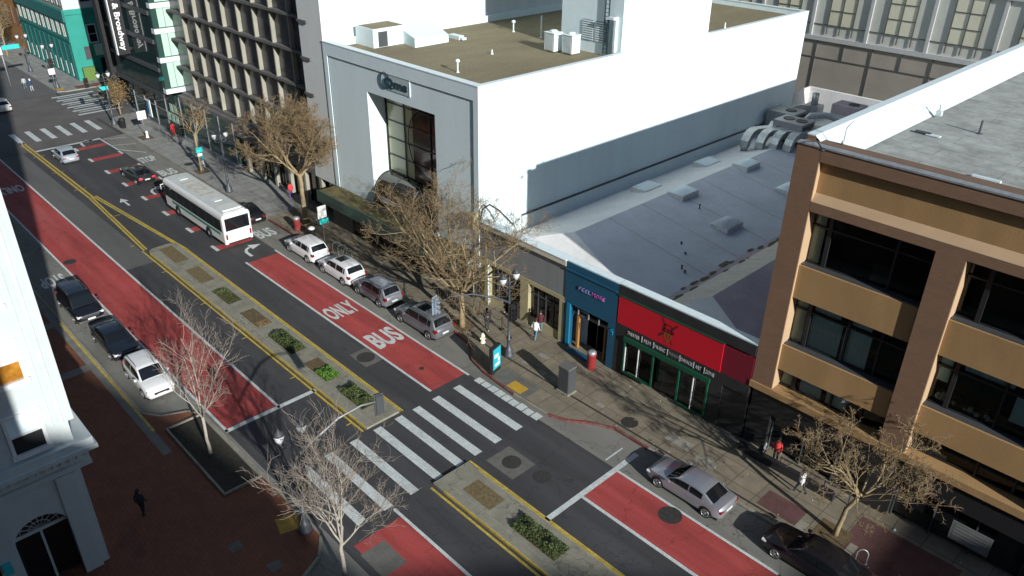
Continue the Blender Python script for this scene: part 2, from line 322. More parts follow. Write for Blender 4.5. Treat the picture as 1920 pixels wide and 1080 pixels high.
def text_mesh(s, size=1.0, ext=0.01, bold=0.0):
    cu = bpy.data.curves.new('t', 'FONT'); cu.body = s; cu.size = size; cu.extrude = ext; cu.offset = bold; cu.align_x = 'CENTER'; cu.align_y = 'CENTER'; cu.resolution_u = 3
    ob = bpy.data.objects.new('t', cu); COL.objects.link(ob); dg = bpy.context.evaluated_depsgraph_get(); dg.update()
    me = bpy.data.meshes.new_from_object(ob.evaluated_get(dg)); bpy.data.objects.remove(ob); bpy.data.curves.remove(cu)
    return me
def text(name, s, m, origin, xdir, ydir, width, height, ext=0.01, parent=None, bold=0.0):
    """lettering fitted to width x height, lying in the plane of xdir/ydir"""
    me = text_mesh(s, 1.0, 0.5, bold); me.name = name
    xs = [v.co.x for v in me.vertices]; ys = [v.co.y for v in me.vertices]
    cx, cy, wx, wy = (max(xs)+min(xs))/2, (max(ys)+min(ys))/2, max(xs)-min(xs), max(ys)-min(ys)
    X, Y = Vector(xdir).normalized(), Vector(ydir).normalized(); Z = X.cross(Y); O = Vector(origin)
    for v in me.vertices:
        v.co = O+X*((v.co.x-cx)/wx*width)+Y*((v.co.y-cy)/wy*height)+Z*(v.co.z*2*ext)
    me.materials.clear(); me.materials.append(M[m])
    o = bpy.data.objects.new(name, me); COL.objects.link(o)
    if parent: o.parent = parent
    return o
# ================================================================== THE GROUND
SW = 0.15                                  # pavement height
struct('ground', MB().rect(-900, 500, -500, 1400, -0.004), 'asphalt_old')
struct('road', MB().rect(-122, 40, 10.6, 30.3, 0.0), 'asphalt')
m = MB(); m.use('asphalt_old').rect(-98, -62.3, 17.0, 19.3, 0.004).rect(-170, -122, 10.6, 30.3, 0.0)
m.use('gutter').rect(-98, 40, 10.6, 13.5, 0.004)
m.rect(-98, 40, 27.75, 30.3, 0.004); struct('road_surface', m)
m = MB(); m.use('asphalt_warm').rect(-121.8, -98.2, -60, 29.9, 0.005).rect(-119.5, -106.5, 29.9, 120, 0.005)
struct('cross_street', m)
# red bus lanes
m = MB(); m.use('red_lane').rect(-98.0, -38.0, 13.62, 16.85, 0.008).rect(-25.3, 40, 14.0, 16.85, 0.008)
m.rect(-56.9, -32.7, 24.85, 27.62, 0.008).rect(-19.85, 40, 24.85, 27.62, 0.008).rect(-150, -125, 13.6, 17.2, 0.008)
for x in (-95.6, -90.9, -86.0, -81.2, -76.3, -71.3, -66.2, -61.2): m.rect(x-0.5, x+0.5, 24.25, 27.35, 0.008)
struct('bus_lane_paint', m)
# white lines, stop bars, crossings
m = MB(); m.use('white_paint')
Z = 0.012
m.rect(-98, -37.7, 13.46, 13.62, Z).rect(-98, -37.7, 16.85, 17.02, Z).rect(-37.95, -37.62, 13.46, 19.5, Z)
m.rect(-57.1, -32.7, 24.68, 24.85, Z).rect(-57.6, -32.4, 27.62, 27.78, Z)
m.rect(-26.0, 40, 16.85, 17.02, Z)
m.rect(-19.85, 40, 24.66, 24.85, Z).rect(-19.85, -10.0, 27.62, 27.78, Z).rect(-20.18, -19.85, 21.95, 29.6, Z)
for y in (14.9, 16.5, 18.2, 19.85, 21.4, 22.75, 24.3, 26.0): m.rect(-32.0, -26.2, y, y+0.55, Z)
for i in range(9): m.rect(-31.75+i*0.64, -31.75+i*0.64+0.57, 27.55+random.uniform(-.04, .04), 28.1+random.uniform(-.06, .06), Z)
m.rect(-20.95, -20.85, 27.9, 29.4, Z)
for x in (-95.6, -90.9, -86.0, -81.2, -76.3, -71.3, -66.2, -61.2): m.rect(x-0.75, x+0.55, 23.95, 24.25, Z)
for x in (-91.5, -85.9, -80.5): m.rect(x-0.7, x+0.6, 27.35, 27.6, Z)
m.rect(-98.2, -97.75, 20.6, 27.4, Z)
for i, y in enumerate((20.0, 21.7, 23.4, 25.1, 26.8, 28.5)): m.rect(-106.4, -101.6, y, y+0.6, Z)
for i in range(6): m.rect(-120.2+i*2.1, -119.7+i*2.1, 28.9, 34.3, Z)
for i in range(5): m.rect(-119.2+i*2.1, -118.9+i*2.1, 29.4, 33.3, Z)
m.rect(-126, -122.5, 20.4, 21.0, Z).rect(-126, -122.5, 17.6, 18.2, Z)
# bus stop box hatching
def stripe(a, b, wd, z=Z):
    a, b = Vector(a), Vector(b); d = (b-a).normalized(); n = Vector((-d.y, d.x))*wd/2
    m.quad((*(a-n), z), (*(b-n), z), (*(b+n), z), (*(a+n), z))
stripe((-98.3, 27.45), (-92.6, 27.6), 0.2); stripe((-92.6, 27.6), (-89.6, 29.6), 0.14)
stripe((-97.6, 27.5), (-96.5, 29.9), 0.12); stripe((-94.6, 27.5), (-93.4, 29.9), 0.12)
# arrows
def straight_arrow(x, y):
    m.rect(x, x+1.35, y-0.1, y+0.1, Z); m.add([(x-0.95, y, Z), (x+0.05, y-0.42, Z), (x+0.05, y+0.42, Z)], [(0, 1, 2)])
def turn_arrow(x, y):               # shaft towards -X, bending towards +Y
    pts = []
    for i in range(9):
        a = math.pi/2*i/8; pts.append(Vector((x-0.9*math.sin(a)-0.1, y+0.75*(1-math.cos(a)))))
    pts = [Vector((x+0.7, y))]+pts
    for a, b in zip(pts, pts[1:]): stripe(a, b, 0.26)
    p = pts[-1]; m.add([(p.x-0.5, p.y-0.05, Z), (p.x+0.5, p.y-0.05, Z), (p.x, p.y+0.95, Z)], [(0, 1, 2)])
straight_arrow(-76.9, 22.35); straight_arrow(-95.9, 22.05); turn_arrow(-97.0, 25.2); turn_arrow(-77.3, 25.3); turn_arrow(-58.5, 25.7)
struct('road_markings', m)
for s, x, y, wd, ln in (("ONLY", -45.2, 26.2, 2.35, 2.0), ("BUS", -39.9, 26.35, 2.2, 2.2)):
    tag(text('road_lettering', s, 'white_paint', (x, y, 0.014), (0, 1, 0), (-1, 0, 0), wd, ln, 0.001, None, 0.035), kind='structure')
for s, x in (("STOP", -87.3), ("BUS", -82.0), ("BUS", -61.3)):
    tag(text('road_lettering', s, 'white_paint', (x, 28.75, 0.014), (0, 1, 0), (-1, 0, 0), 1.7, 1.9, 0.001, None, 0.03), kind='structure')
tag(text('road_lettering', "STOP", 'white_paint', (-64.3, 12.1, 0.014), (0, -1, 0), (1, 0, 0), 1.8, 2.0, 0.001, None, 0.03), kind='structure')
tag(text('road_lettering', "ONLY", 'white_paint', (-87.3, 15.2, 0.014), (0, -1, 0), (1, 0, 0), 2.3, 2.2, 0.001, None, 0.03), kind='structure')
# yellow lines
m = MB(); m.use('yellow_paint')
stripe((-102.3, 20.1), (-80.2, 20.2), 0.2); stripe((-102.3, 20.45), (-80.2, 20.55), 0.2); stripe((-80.2, 20.2), (-64.9, 19.5), 0.16); stripe((-80.2, 20.45), (-65.0, 19.75), 0.16)
stripe((-80.2, 20.6), (-63.6, 22.05), 0.16); stripe((-80.2, 20.85), (-62.6, 22.3), 0.16)
m.rect(-64.9, -32.3, 19.28, 19.42, Z).rect(-62.7, -32.3, 22.18, 22.32, Z).rect(-25.9, 40, 19.25, 19.39, Z).rect(-26.1, 40, 22.18, 22.32, Z)
for x in (-96, -89.5, -83, -74, -66.5, -60, -53, -46.5, -40, -33.5): m.rect(x, x+0.1, 18.95 if x > -70 else 19.75, 19.28 if x > -70 else 20.9, Z)
struct('yellow_lines', m)
# concrete patches with manhole covers
m = MB(); m.use('patch').rect(-39.7, -37.7, 23.3, 24.62, 0.009).rect(-25.5, -23.35, 22.95, 24.75, 0.009).rect(-24.6, -22.7, 13.9, 15.3, 0.010)
struct('concrete_patches', m)
def cover(x, y, r, z, label, cat='manhole cover'):
    mb = MB(); mb.lathe([(r, 0), (r, 0.004), (r*0.9, 0.004), (r*0.88, 0.001), (r*0.84, 0.004), (r*.4, 0.004), (r*.38, .002), (r*.34, .004), (0.03, 0.004)], n=28, smooth=False)
    return tag(mb.build('manhole_cover', 'iron', loc=(x, y, z)), label, cat, 'manhole covers in street and pavement')
cover(-38.7, 23.96, .62, .012, 'round manhole cover in the square concrete patch beside the BUS lettering')
cover(-24.4, 23.9, .55, .012, 'round manhole cover in the square patch beyond the zebra crossing')
cover(-22.4, 24.3, .5, .006, 'worn round manhole cover on asphalt between square patch and stop bar')
cover(-15.85, 27.1, .62, .014, 'dark round manhole cover in the red lane beside the silver sedan')
cover(-22.0, 31.4, .52, SW+.004, 'brown round cover set in the pavement before the black shop')
cover(-82.4, 31.3, .5, SW+.004, 'brown oval cover in the grey pavement near the far street tree')
cover(-35.1, 25.9, .18, .014, 'small dark valve cover in the red lane near its end')
cover(-66.9, 14.2, .5, .014, 'faint manhole cover in the long left red lane')
# pavements
bulb = [(-36.9, 30.3), (-35.2, 30.05), (-34.3, 29.4), (-33.4, 28.85), (-31.9, 28.5), (-28.8, 28.25), (-25.9, 28.35), (-24.7, 28.8), (-23.7, 29.6), (-22.3, 30.3)]
m = MB(); m.use('walk').poly([(-64, 30.45), (-36.9, 30.45)]+[(a, b+0.15) for a, b in bulb[1:-1]]+[(-22.3, 30.45), (40, 30.45), (40, 90), (-64, 90)], 0.0, SW)
m.use('walk_grey').poly([(-105.5, 33.6), (-104.8, 31.6), (-102.5, 30.45), (-64, 30.45), (-64, 90), (-105.5, 90)], 0.0, SW)
struct('pavement_right', m)
m = MB(); m.use('kerb')
pts = [(-105.7, 33.6), (-104.9, 31.5), (-102.6, 30.3)]+bulb+[(40, 30.3)]
def kerb(m, pts, wd=0.15, h=SW, side=1):
    for (a, b), (c, d) in zip(pts, pts[1:]):
        v = Vector((c-a, d-b)).normalized(); n = Vector((-v.y, v.x))*wd*side
        m.poly([(a, b), (c, d), (c+n.x, d+n.y), (a+n.x, b+n.y)], -0.002, h+0.004)
red1 = [(-63.5, 30.3), (-56.3, 30.3)]
m.use('kerb'); kerb(m, pts[:3]+[(-63.5, 30.3)]); kerb(m, [(-56.3, 30.3), (-38.9, 30.3)]); kerb(m, [(-28.8, 28.25), (-25.9, 28.35)]); kerb(m, [(-19.8, 30.3), (40, 30.3)])
m.use('red_kerb'); kerb(m, red1); kerb(m, [(-38.9, 30.3)]+bulb[:6]); kerb(m, bulb[6:]+[(-19.8, 30.3)])
struct('kerb_right', m)
m = MB(); m.use('tactile').rect(-29.75, -28.5, 28.55, 29.35, SW+.006); struct('tactile_pad', m)
m = MB(); m.use('patch').rect(-31.2, -28.0, 28.6, 29.9, SW+.003); struct('ramp_surface', m)
# long dark strip painted as an overhead cable's shadow, and utility patches
m = MB(); m.use('iron').rect(-36.2, -12, 30.72, 30.86, SW+.004)  # the dark strip is the cable's shadow, put in as colour
m.use('kerb')
for (x, y, a, b) in ((-31.0, 30.9, .5, .35), (-29.6, 30.95, .7, .4), (-28.5, 31.0, .7, .45), (-24.6, 31.0, .6, .5), (-30.9, 32.3, .9, .6), (-19.7, 31.5, 1.6, 1.1), (-17.5, 31.2, 1.3, .9), (-22.8, 32.2, .5, .4), (-24.3, 32.9, .5, .35)):
    m.rect(x, x+a, y+0.25, y+0.25+b*.7, SW+.004)
m.use('maroon_pave').rect(-13.2, -11.0, 31.0, 32.4, SW+.004).rect(-8.9, -4, 31.0, 34.2, SW+.004)
m.use('kerb').rect(-11, -10.5, 30.5, 31.6, SW+.008).rect(-8.5, -8.1, 30.5, 32.0, SW+.010)
m.use('soil').rect(-10.2, -8.6, 31.2, 32.6, SW+.012).rect(-38.2, -36.4, 30.65, 31.9, SW+.012).rect(-61.2, -59.3, 31.5, 33.0, SW+.012).rect(-80.2, -78.6, 30.7, 32.0, SW+.012).rect(-95.3, -93.5, 30.8, 32.2, SW+.012)
struct('pavement_patches', m)
m = MB(); m.use('plaza').poly([(-98, -60), (-98, 10.45), (-42.6, 10.45), (-41.6, 11.2), (-40.9, 12.6), (-40.0, 13.1), (-27.0, 13.1), (-25.9, 12.3), (-25, 10.45), (40, 10.45), (40, -60)], 0.0, SW)
m.use('band').rect(-57.4, -56.6, 4, 10.4, SW+.004).rect(-50.2, -49.4, 4, 10.4, SW+.004).rect(-98, -38, 9.9, 10.4, SW+.006)
m.use('yellow_paint').rect(-57, -40.5, 10.3, 10.45, SW+.010)
m.use('tactile_d').poly([(-29.4, 12.0), (-28.3, 11.7), (-28.0, 12.7), (-29.1, 13.0)], SW+.006)
m.use('patch').rect(-29.4, -28.8, 9.4, 10.0, SW+.006).rect(-27.0, -26.4, 10.2, 10.8, SW+.006)
struct('pavement_left', m)
m = MB(); m.use('kerb'); kerb(m, [(-98, 10.6), (-42.7, 10.6), (-41.7, 11.3), (-41.05, 12.7), (-40.0, 13.25), (-26.9, 13.25), (-25.75, 12.4), (-24.9, 10.6), (40, 10.6)], side=-1); struct('kerb_left', m)
m = MB(); m.use('walk_grey').poly([(-220, 30.4), (-122.5, 30.4), (-121.9, 31.5), (-121.9, 90), (-220, 90)], 0, SW).use('tactile').rect(-122.4, -121.95, 31.7, 32.0, SW+.004)
m.use('tactile').rect(-124.5, -122.9, 30.5, 31.6, SW+.006)
m.use('plaza').rect(-123.8, -122.0, 33, 40, SW+.006)
struct('pavement_far', m)
# medians
def median(x0, x1, cells, label):
    m = MB(); y0, y1 = 19.55, 22.05
    m.use('median').poly([(x0, y0+.5), (x0+.35, y0+.1), (x0+.9, y0), (x1, y0), (x1, y1), (x0+.9, y1), (x0+.35, y1-.1), (x0, y1-.5)] if x0 < -50 else [(x0, y0), (x1, y0), (x1, y1), (x0, y1)], 0, SW)
    m.use('kerb').rect(x0+1, x1, y0, y0+.16, SW+.004).rect(x0+1, x1, y1-.16, y1, SW+.004).rect(x0+.9, x1, 20.05, 20.17, SW+.004)
    m.use('yellow_paint')
    m.box(x0+.9, x1, y0-.012, y0+.06, .002, SW+.008).box(x0+.9, x1, y1-.06, y1+.012, .002, SW+.008)
    for a, b, k in cells: m.use(k).rect(a, b, 20.38, 21.5, SW+.012)
    return struct('median_island', m)
median(-64.6, -32.3, [(-64.0, -60.5, 'mulch'), (-58.8, -55.8, 'mulch'), (-54.1, -51.3, 'soil'), (-49.6, -46.8, 'soil'), (-45.3, -42.2, 'soil'), (-40.7, -37.9, 'soil'), (-36.5, -33.9, 'soil')], '')
median(-26.0, 40, [(-24.5, -22.4, 'mulch'), (-20.9, -17.8, 'soil')], '')
def bed(x0, x1, y0, y1, h, n, m_, label, cat='shrub bed', z=SW, seed=1, group='low planting in the median islands', dens=1.0):
    """a planted bed: many separate leaves over low stems"""
    rnd = random.Random(seed); mb = MB(); mb.use(m_)
    for i in range(int(n*dens)):
        x, y = rnd.uniform(x0, x1), rnd.uniform(y0, y1)
        e = min(x-x0, x1-x, (y-y0)*1.3, (y1-y)*1.3)
        zz = z+h*rnd.uniform(0.1, 1)*min(1, 0.45+e*1.6)*(0.7+0.3*math.sin(x*4.3+seed)*math.cos(y*5.1))
        s = rnd.uniform(.035, .075); a = rnd.uniform(0, 6.28); t = rnd.uniform(-.7, .7)
        d1 = Vector((math.cos(a), math.sin(a), t))*s; d2 = Vector((-math.sin(a), math.cos(a), rnd.uniform(-.5, .5)))*s*.6; p = Vector((x, y, zz))
        mb.quad(p-d1, p-d2, p+d1, p+d2)
    return tag(mb.build('shrub_bed'), label, cat, group)
bed(-54.1, -51.3, 20.4, 21.45, .14, 900, 'leaf', 'low thin green cover in the third median bed from the rounded tip', seed=1)
bed(-45.3, -42.2, 20.4, 21.5, .5, 3400, 'leaf', 'dense dark green shrub bed crossed by the signal head shadow', seed=2)
bed(-39.3, -37.9, 20.4, 21.45, .42, 1600, 'leaf_bright', 'bright green clump filling half of its median bed', seed=3)
bed(-36.5, -33.9, 20.4, 21.5, .5, 3200, 'leaf', 'dense green shrub bed at the end of the median by the zebra crossing', seed=4)
bed(-20.9, -17.8, 20.4, 21.5, .45, 3400, 'leaf', 'dark green shrub bed in the nearest median island', seed=5)
bed(-47.5, -46.8, 20.4, 21.4, .08, 220, 'leaf_dry', 'sparse dry plants in the bare median bed before the dense shrubs', seed=6)
# raised planter on the left pavement
t = thing('planter_bed', 'long sunken planter with pale kerb round the small white-barked tree', 'planter', (-36.3, 11.9, 0))
m = MB(); m.use('kerb')
for a in ((-40.0, -32.8, 10.9, 11.02), (-40.0, -32.8, 12.95, 13.07), (-40.12, -40.0, 10.9, 13.07), (-32.8, -32.68, 10.9, 13.07)): m.box(*[v-(-36.3) if i < 2 else v-11.9 for i, v in enumerate(a)], SW-.1, SW+.12)
m.build('kerb', parent=t)
MB().rect(-3.7, 3.5, -.87, 1.04, SW+.03).build('soil', 'dark_soil', t)
# ================================================================== BUILDINGS
def vbox(m, *a): m.box(*a)
# ---- white block with the deep window niche -----------------------------------------------------
wb = thing('white_building', 'big white block with a deep tall window niche and tan flat roof', 'building', (-49, 35, 0))
def W(mb, name, m_=None, parent=None, **k):       # build in world coordinates under a thing placed at its base
    o = mb.build(name, m_, parent or wb, **k); return o
def rel(mb, c):
    mb.v = [(a-c[0], b-c[1], z-c[2]) for a, b, z in mb.v]; return mb
C0 = (-49, 35, 0)
X0, X1, YF, YB, ZT = -58.6, -39.4, 35.0, 79.8, 16.25
m = MB(); m.use('white_wall')
NX0, NX1, NZ0, NZ1 = -52.75, -44.25, 4.1, 13.3      # niche
m.box(X0, NX0, YF, YF+.5, 0, ZT).box(NX1, X1, YF, YF+.5, 0, ZT).box(NX0, NX1, YF, YF+.5, NZ1, ZT).box(NX0, NX1, YF, YF+.5, 0, NZ0)
m.box(X0, X0+.4, YF+.5, YB, 0, ZT).box(X1-.4, X1, YF+.5, YB, 0, ZT).box(X0+.4, X1-.4, YB-.4, YB, 0, ZT)
rel(m, C0).build('wall', parent=wb)
m = MB(); m.use('white_wall'); dn = 1.7
m.box(NX0-.2, NX0, YF+.5, YF+dn, NZ0, NZ1)
m.box(NX1, NX1+.2, YF+.5, YF+dn, NZ0, NZ1).box(NX0, NX1, YF+.5, YF+dn+.2, NZ1, NZ1+.2).box(NX0, NX1, YF+.5, YF+dn, NZ0-.2, NZ0)
rel(m, C0).build('niche_lining', parent=wb)
wn = MB(); wn.use('glass_olive').box(NX0, NX1, YF+dn, YF+dn+.1, NZ0, NZ1)
wn = rel(wn, C0).build('window', parent=wb)
gx = NX0+.2; yy = YF+dn
m = MB(); m.use('pane_sunlit').poly([(0, 0)]*0 or [(gx, yy-.03), (gx+.01, yy-.03), (gx+.01, yy-.02), (gx, yy-.02)], 5, 5.01) if False else MB()
m.use('pane_sunlit').quad((gx, yy-.012, 5.2), (gx+3.3, yy-.012, 5.2), (gx+3.3, yy-.012, NZ1-.5), (gx, yy-.012, NZ1-.5))  # sunlit and shaded glass drawn as separate pane colours
m.use('pane_shaded').quad((gx+3.35, yy-.012, 6.4), (NX1-.1, yy-.012, 6.4), (NX1-.1, yy-.012, NZ1-.3), (gx+3.35, yy-.012, NZ1-.3))
m.use('pane_sunlit').quad((NX1-1.9, yy-.02, 6.9), (NX1-.1, yy-.02, 6.9), (NX1-.1, yy-.02, 7.9), (NX1-1.9, yy-.02, 8.1))
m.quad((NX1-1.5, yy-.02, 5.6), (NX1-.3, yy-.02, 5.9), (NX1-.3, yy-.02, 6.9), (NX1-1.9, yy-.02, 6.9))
rel(m, C0).build('pane', parent=wn)
m = MB(); m.use('black_metal')
for k in range(1, 6): m.box(gx-.2, NX1, yy-.09, yy-.03, 5.0+k*1.45-.04, 5.0+k*1.45+.04)
for x in (gx-.1, gx+2.3, gx+5.6): m.box(x-.04, x+.04, yy-.10, yy-.03, 5.6 if x < gx+2 else 5.6, NZ1-.05)
cc = (gx+5.4, 9.8); pr = []
for i in range(33):
    a = 2*math.pi*i/32; pr.append((cc[0]+2.6*math.cos(a), yy-.11, cc[1]+2.9*math.sin(a)))
m.tube(pr, .045, 4, cap=False)
rel(m, C0).build('frame', parent=wn)
# half-barrel glazed canopy at the foot of the niche
m = MB(); m.use('glass_olive'); prof = []
for i in range(13):
    a = math.pi/2*i/12; prof.append((YF+1.4-1.9*math.cos(a)+.9*0, 4.05+2.35*math.sin(a)))
prof = [(YF+1.4-1.75*math.cos(math.pi*i/16), 3.95+2.45*math.sin(math.pi*i/16)) for i in range(15)]
pf = [(y, z) for y, z in prof]+[(YF+2.6, 3.95)]
m.prism(pf, NX0+.3, NX1-.1)
bar = rel(m, C0).build('barrel_canopy', parent=wb)
m = MB(); m.use('dark_grey')
for x in (NX0+.3, NX0+2.4, NX0+5.2, NX1-.12): m.tube([(x, y-.01*0, z+.02) for y, z in prof], .05, 4)
for y, z in (prof[0], prof[5]): m.tube([(NX0+.3, y-.02, z), (NX1-.1, y-.02, z)], .05, 4)
rel(m, C0).build('frame', parent=bar)
# raised frame line on the front face, coping, roof deck
m = MB(); m.use('white_wall').box(X0, X0+.55, YF-.10, YF-.003, 3.7, ZT).box(X1-.5, X1, YF-.10, YF-.003, 3.7, ZT).box(X0+.55, X1-.5, YF-.10, YF-.003, ZT-1.0, ZT)
m.use('dark_grey').box(X0+.55, X0+.60, YF-.035, YF-.003, 3.7, ZT-1.0).box(X1-.56, X1-.5, YF-.035, YF-.003, 3.7, ZT-1.0).box(X0+.6, X1-.56, YF-.035, YF-.003, ZT-1.06, ZT-1.0)
rel(m, C0).build('front_surround', parent=wb)
m = MB(); m.use('white_trim').box(X0-.03, X1+.03, YF-.13, YF+.5, ZT, ZT+.07).box(X1-.42, X1+.03, YF+.5, YB, ZT, ZT+.07).box(X0-.03, X0+.45, YF+.5, YB, ZT, ZT+.07).box(X0+.45, X1-.42, YB-.45, YB, ZT, ZT+.07)
rel(m, C0).build('coping', parent=wb)
m = MB(); m.rect(X0+.4, X1-.4, YF+.5, YB-.4, 15.75); rel(m, C0).build('roof', 'roof_tan', wb)
m = MB(); m.use('white_trim').box(X1-.02, X1+.12, YF+4.2, YB-1, 4.2, 5.7).use('dark_grey').box(X1+.0, X1+.16, YF+4.2, YB-1, 5.72, 5.82)
rel(m, C0).build('wall_ledge', parent=wb)
# stair hut at the roof's street corner
m = MB(); m.use('white_wall').box(X0+.5, X0+3.0, 37.9, 41.2, 15.76, 17.25)
m.add([(X0+1.2, 41.2, 15.76), (X0+5.0, 40.6, 15.76), (X0+5.0, 44.2, 15.76), (X0+1.2, 45.0, 15.76), (X0+1.2, 41.2, 17.2), (X0+5.0, 40.6, 16.5), (X0+5.0, 44.2, 16.4), (X0+1.2, 45.0, 17.1)], [(0, 1, 5, 4), (1, 2, 6, 5), (2, 3, 7, 6), (3, 0, 4, 7), (4, 5, 6, 7)])
hut = rel(m, C0).build('roof_hut', parent=wb)
m = MB(); m.use('roof_tan').rect(X0+.7, X0+2.85, 38.05, 41.05, 17.27); rel(m, C0).build('hut_roof', parent=hut)
m = MB(); m.box(X0+3.003, X0+3.04, 38.4, 39.3, 15.8, 17.0); rel(m, C0).build('hut_door', 'dark_grey', hut)
# machine tower with louvres and ladder
PX0, PX1, PY0, PY1 = -46.3, -39.85, 50.4, 62.5
m = MB(); m.use('white_wall').box(PX0, PX1, PY0, PY1, 15.76, 26.5)
tw = rel(m, C0).build('roof_tower', parent=wb)
for x in (-43.9, -42.5):
    m = MB(); m.use('dark_grey').box(x, x+1.1, PY0-.04, PY0-.002, 16.7, 18.3).use('white_trim')
    for k in range(9): m.box(x, x+1.1, PY0-.09, PY0-.04, 16.75+k*.175, 16.85+k*.175)
    rel(m, C0).build('louvre', parent=tw)
m = MB(); m.use('sign_teal' if False else 'logo_dark')
for x in (-41.55, -41.15): m.box(x-.04, x+.04, PY0-.2, PY0-.12, 15.9, 26)
for k in range(32): m.box(-41.55, -41.15, PY0-.18, PY0-.14, 16+k*.31, 16.04+k*.31)
rel(m, C0).build('ladder', parent=tw)
m = MB(); m.box(-40.5, -40.3, PY0-.3, PY0-.01, 16.2, 18.9).box(-40.9, -40.3, PY0-.6, PY0-.3, 18.7, 18.9); rel(m, C0).build('downpipe', 'white_trim', tw)
for i, (x, y) in enumerate(((-45.3, 48.4), (-43.7, 48.8))):
    t = thing('air_conditioner', ['left of the two white rooftop air conditioners beside the louvred tower', 'right of the two white rooftop air conditioners beside the louvred tower'][i], 'air conditioner', (x, y, 15.75), group='rooftop air conditioners by the white tower')
    MB().use('white_trim').box(-.55, .55, -.5, .5, .1, 1.5).box(-.6, .6, -.55, .55, 1.5, 1.56).build('housing', parent=t, bevel=.02)
    g = MB(); g.use('dark_grey').box(-.45, .45, -.53, -.505, .2, 1.4).use('white_trim')
    for k in range(8): g.box(-.45+k*.12, -.42+k*.12, -.55, -.53, .2, 1.4)
    g.build('grille', parent=t); MB().lathe([(.3, 1.56), (.3, 1.7), (.12, 1.72)], n=16).build('fan_cowl', 'white_trim', t)
def vent(x, y, z, h, label, cap=True, lean=0):
    mb = MB(); mb.lathe([(.16, 0), (.08, .08), (.06, .1), (.06, h), (.03, h)], n=10)
    if cap: mb.lathe([(.06, h-.03), (.17, h), (.19, h+.12), (.1, h+.22)], n=12)
    tag(mb.build('roof_vent', 'white_trim', loc=(x, y, z)), label, 'roof vent', 'vent pipes on the white building roof')
vent(-45.0, 37.9, 15.75, .75, 'white capped vent pipe near the front corner of the tan roof')
vent(-47.8, 43.9, 15.75, .35, 'short white vent stub in the middle of the tan roof', False)
vent(-49.6, 51.4, 15.75, 1.9, 'tall thin white vent pipe behind the tan roof near the hut', False)
vent(-53.2, 51.5, 15.75, .8, 'squat white mushroom vent at the back edge of the tan roof')
vent(-41.6, 68.0, 15.75, .5, 'small white vent stub on the roof strip right of the tower', False)
m = MB(); m.box(-.9, .5, -.3, .25, 0, .35).box(.5, .9, -.25, .2, .05, .25); tag(m.build('roof_duct_box', 'white_trim', loc=(-54.0, 45.6, 15.75), bevel=.03), 'low white vent box lying on the tan roof behind the stair hut', 'roof vent', 'vent pipes on the white building roof')
# sign on the front
t = thing('wall_sign', 'pale sign with dark ringed letters above the tall window niche', 'sign', (-48.85, 34.97, 14.65))
MB().use('logo_plate').box(-.9, 1.75, -.03, .02, -.62, .55).use('white_trim').box(1.75, 1.85, -.05, .02, -.64, .57).build('plate', parent=t)
text('letters', "Qms", 'logo_dark', (.1, -.05, -.08), (1, 0, 0), (0, 0, 1), 2.9, .85, .02, t, .03)
m = MB(); m.tube([(-1.25+.58*math.cos(i*math.pi/12), -.03, .05+.62*math.sin(i*math.pi/12)) for i in range(25)], .06, 5).tube([(-1.6, -.03, .5), (-1.68, -.03, 1.0)], .04, 5); m.build('ring', 'logo_dark', t)
# ---- mossy canopy and dark shop front below the white block ------------------------------------
t = thing('street_canopy', 'long mossy flat canopy with dark green fascia over the dark shop front', 'canopy', (-49, 33, 0))
c = (-49, 33, 0)
m = MB(); m.use('moss').box(-58.6, -39.6, 33.0, 34.95, 3.3, 3.72); rel(m, c).build('roof', parent=t)
m = MB(); m.use('canopy_green').box(-58.7, -39.5, 32.9, 33.0, 2.75, 3.8); rel(m, c).build('fascia', parent=t)
m = MB(); m.use('white_trim').box(-52.5, -44, 34.7, 34.93, 3.74, 3.9); rel(m, c).build('flashing', parent=t)
t = thing('shop_front', 'dark glazed shop front in deep shade under the mossy canopy', 'shop front', (-49, 34, 0))
c = (-49, 34, 0)
m = MB(); m.use('hotel_band').box(-58.6, -55.5, 34.3, 34.9, .1, 3.3).use('black_metal').box(-55.5, -39.6, 34.5, 34.9, .1, 3.3); rel(m, c).build('wall', parent=t)
for i in range(8):
    x = -55.3+i*1.97
    m = MB(); m.use('glass_dark').box(x, x+1.8, 34.42, 34.5, .5, 3.1); rel(m, c).build('window', parent=t)
# ---- grey hotel with stone fins -----------------------------------------------------------------
hb = thing('hotel_tower', 'grey hotel block with a grid of tall stone fins and dark panes', 'building', (-76, 35.2, 0)); c = (-76, 35.2, 0)
HX0, HX1, HT = -91.6, -58.62, 46
m = MB(); m.use('hotel_pale').box(-62.2, HX1, 34.97, 40, 3.6, HT).use('cream_wall').box(-62, HX1-.0, 40.0, 76, 3.6, HT+0).use('hotel_grey').box(HX0, -62.2, 36.4, 76, 5.2, HT)
rel(m, c).build('wall', parent=hb)
m = MB(); m.use('hotel_pane').box(HX0, -62.2, 36.1, 36.4, 5.3, HT-1); pn = rel(m, c).build('curtain_wall', parent=hb)
fx = [-62.2-.15]+[-65.3-3.27*i for i in range(8)]
for x in fx:
    m = MB(); m.use('fin').box(x-.09, x+.09, 35.70, 36.1, 5.35, HT-1); rel(m, c).build('fin', parent=hb)
zs = [5.2+3.07*i for i in range(12)]
for z in zs:
    m = MB(); m.use('hotel_band').box(HX0, -62.2, 35.55, 36.08, z-.14, z+.1).box(-62.2, -60.7, 34.8, 34.965, z-.1, z+.1)
    rel(m, c).build('ledge', parent=hb)
m = MB(); m.use('hotel_band').box(-78.2, -58.7, 35.6, 40, 0.1, 3.6).box(HX0, -58.7, 35.0, 36.3, 3.6, 5.1)
rel(m, c).build('podium', parent=hb)
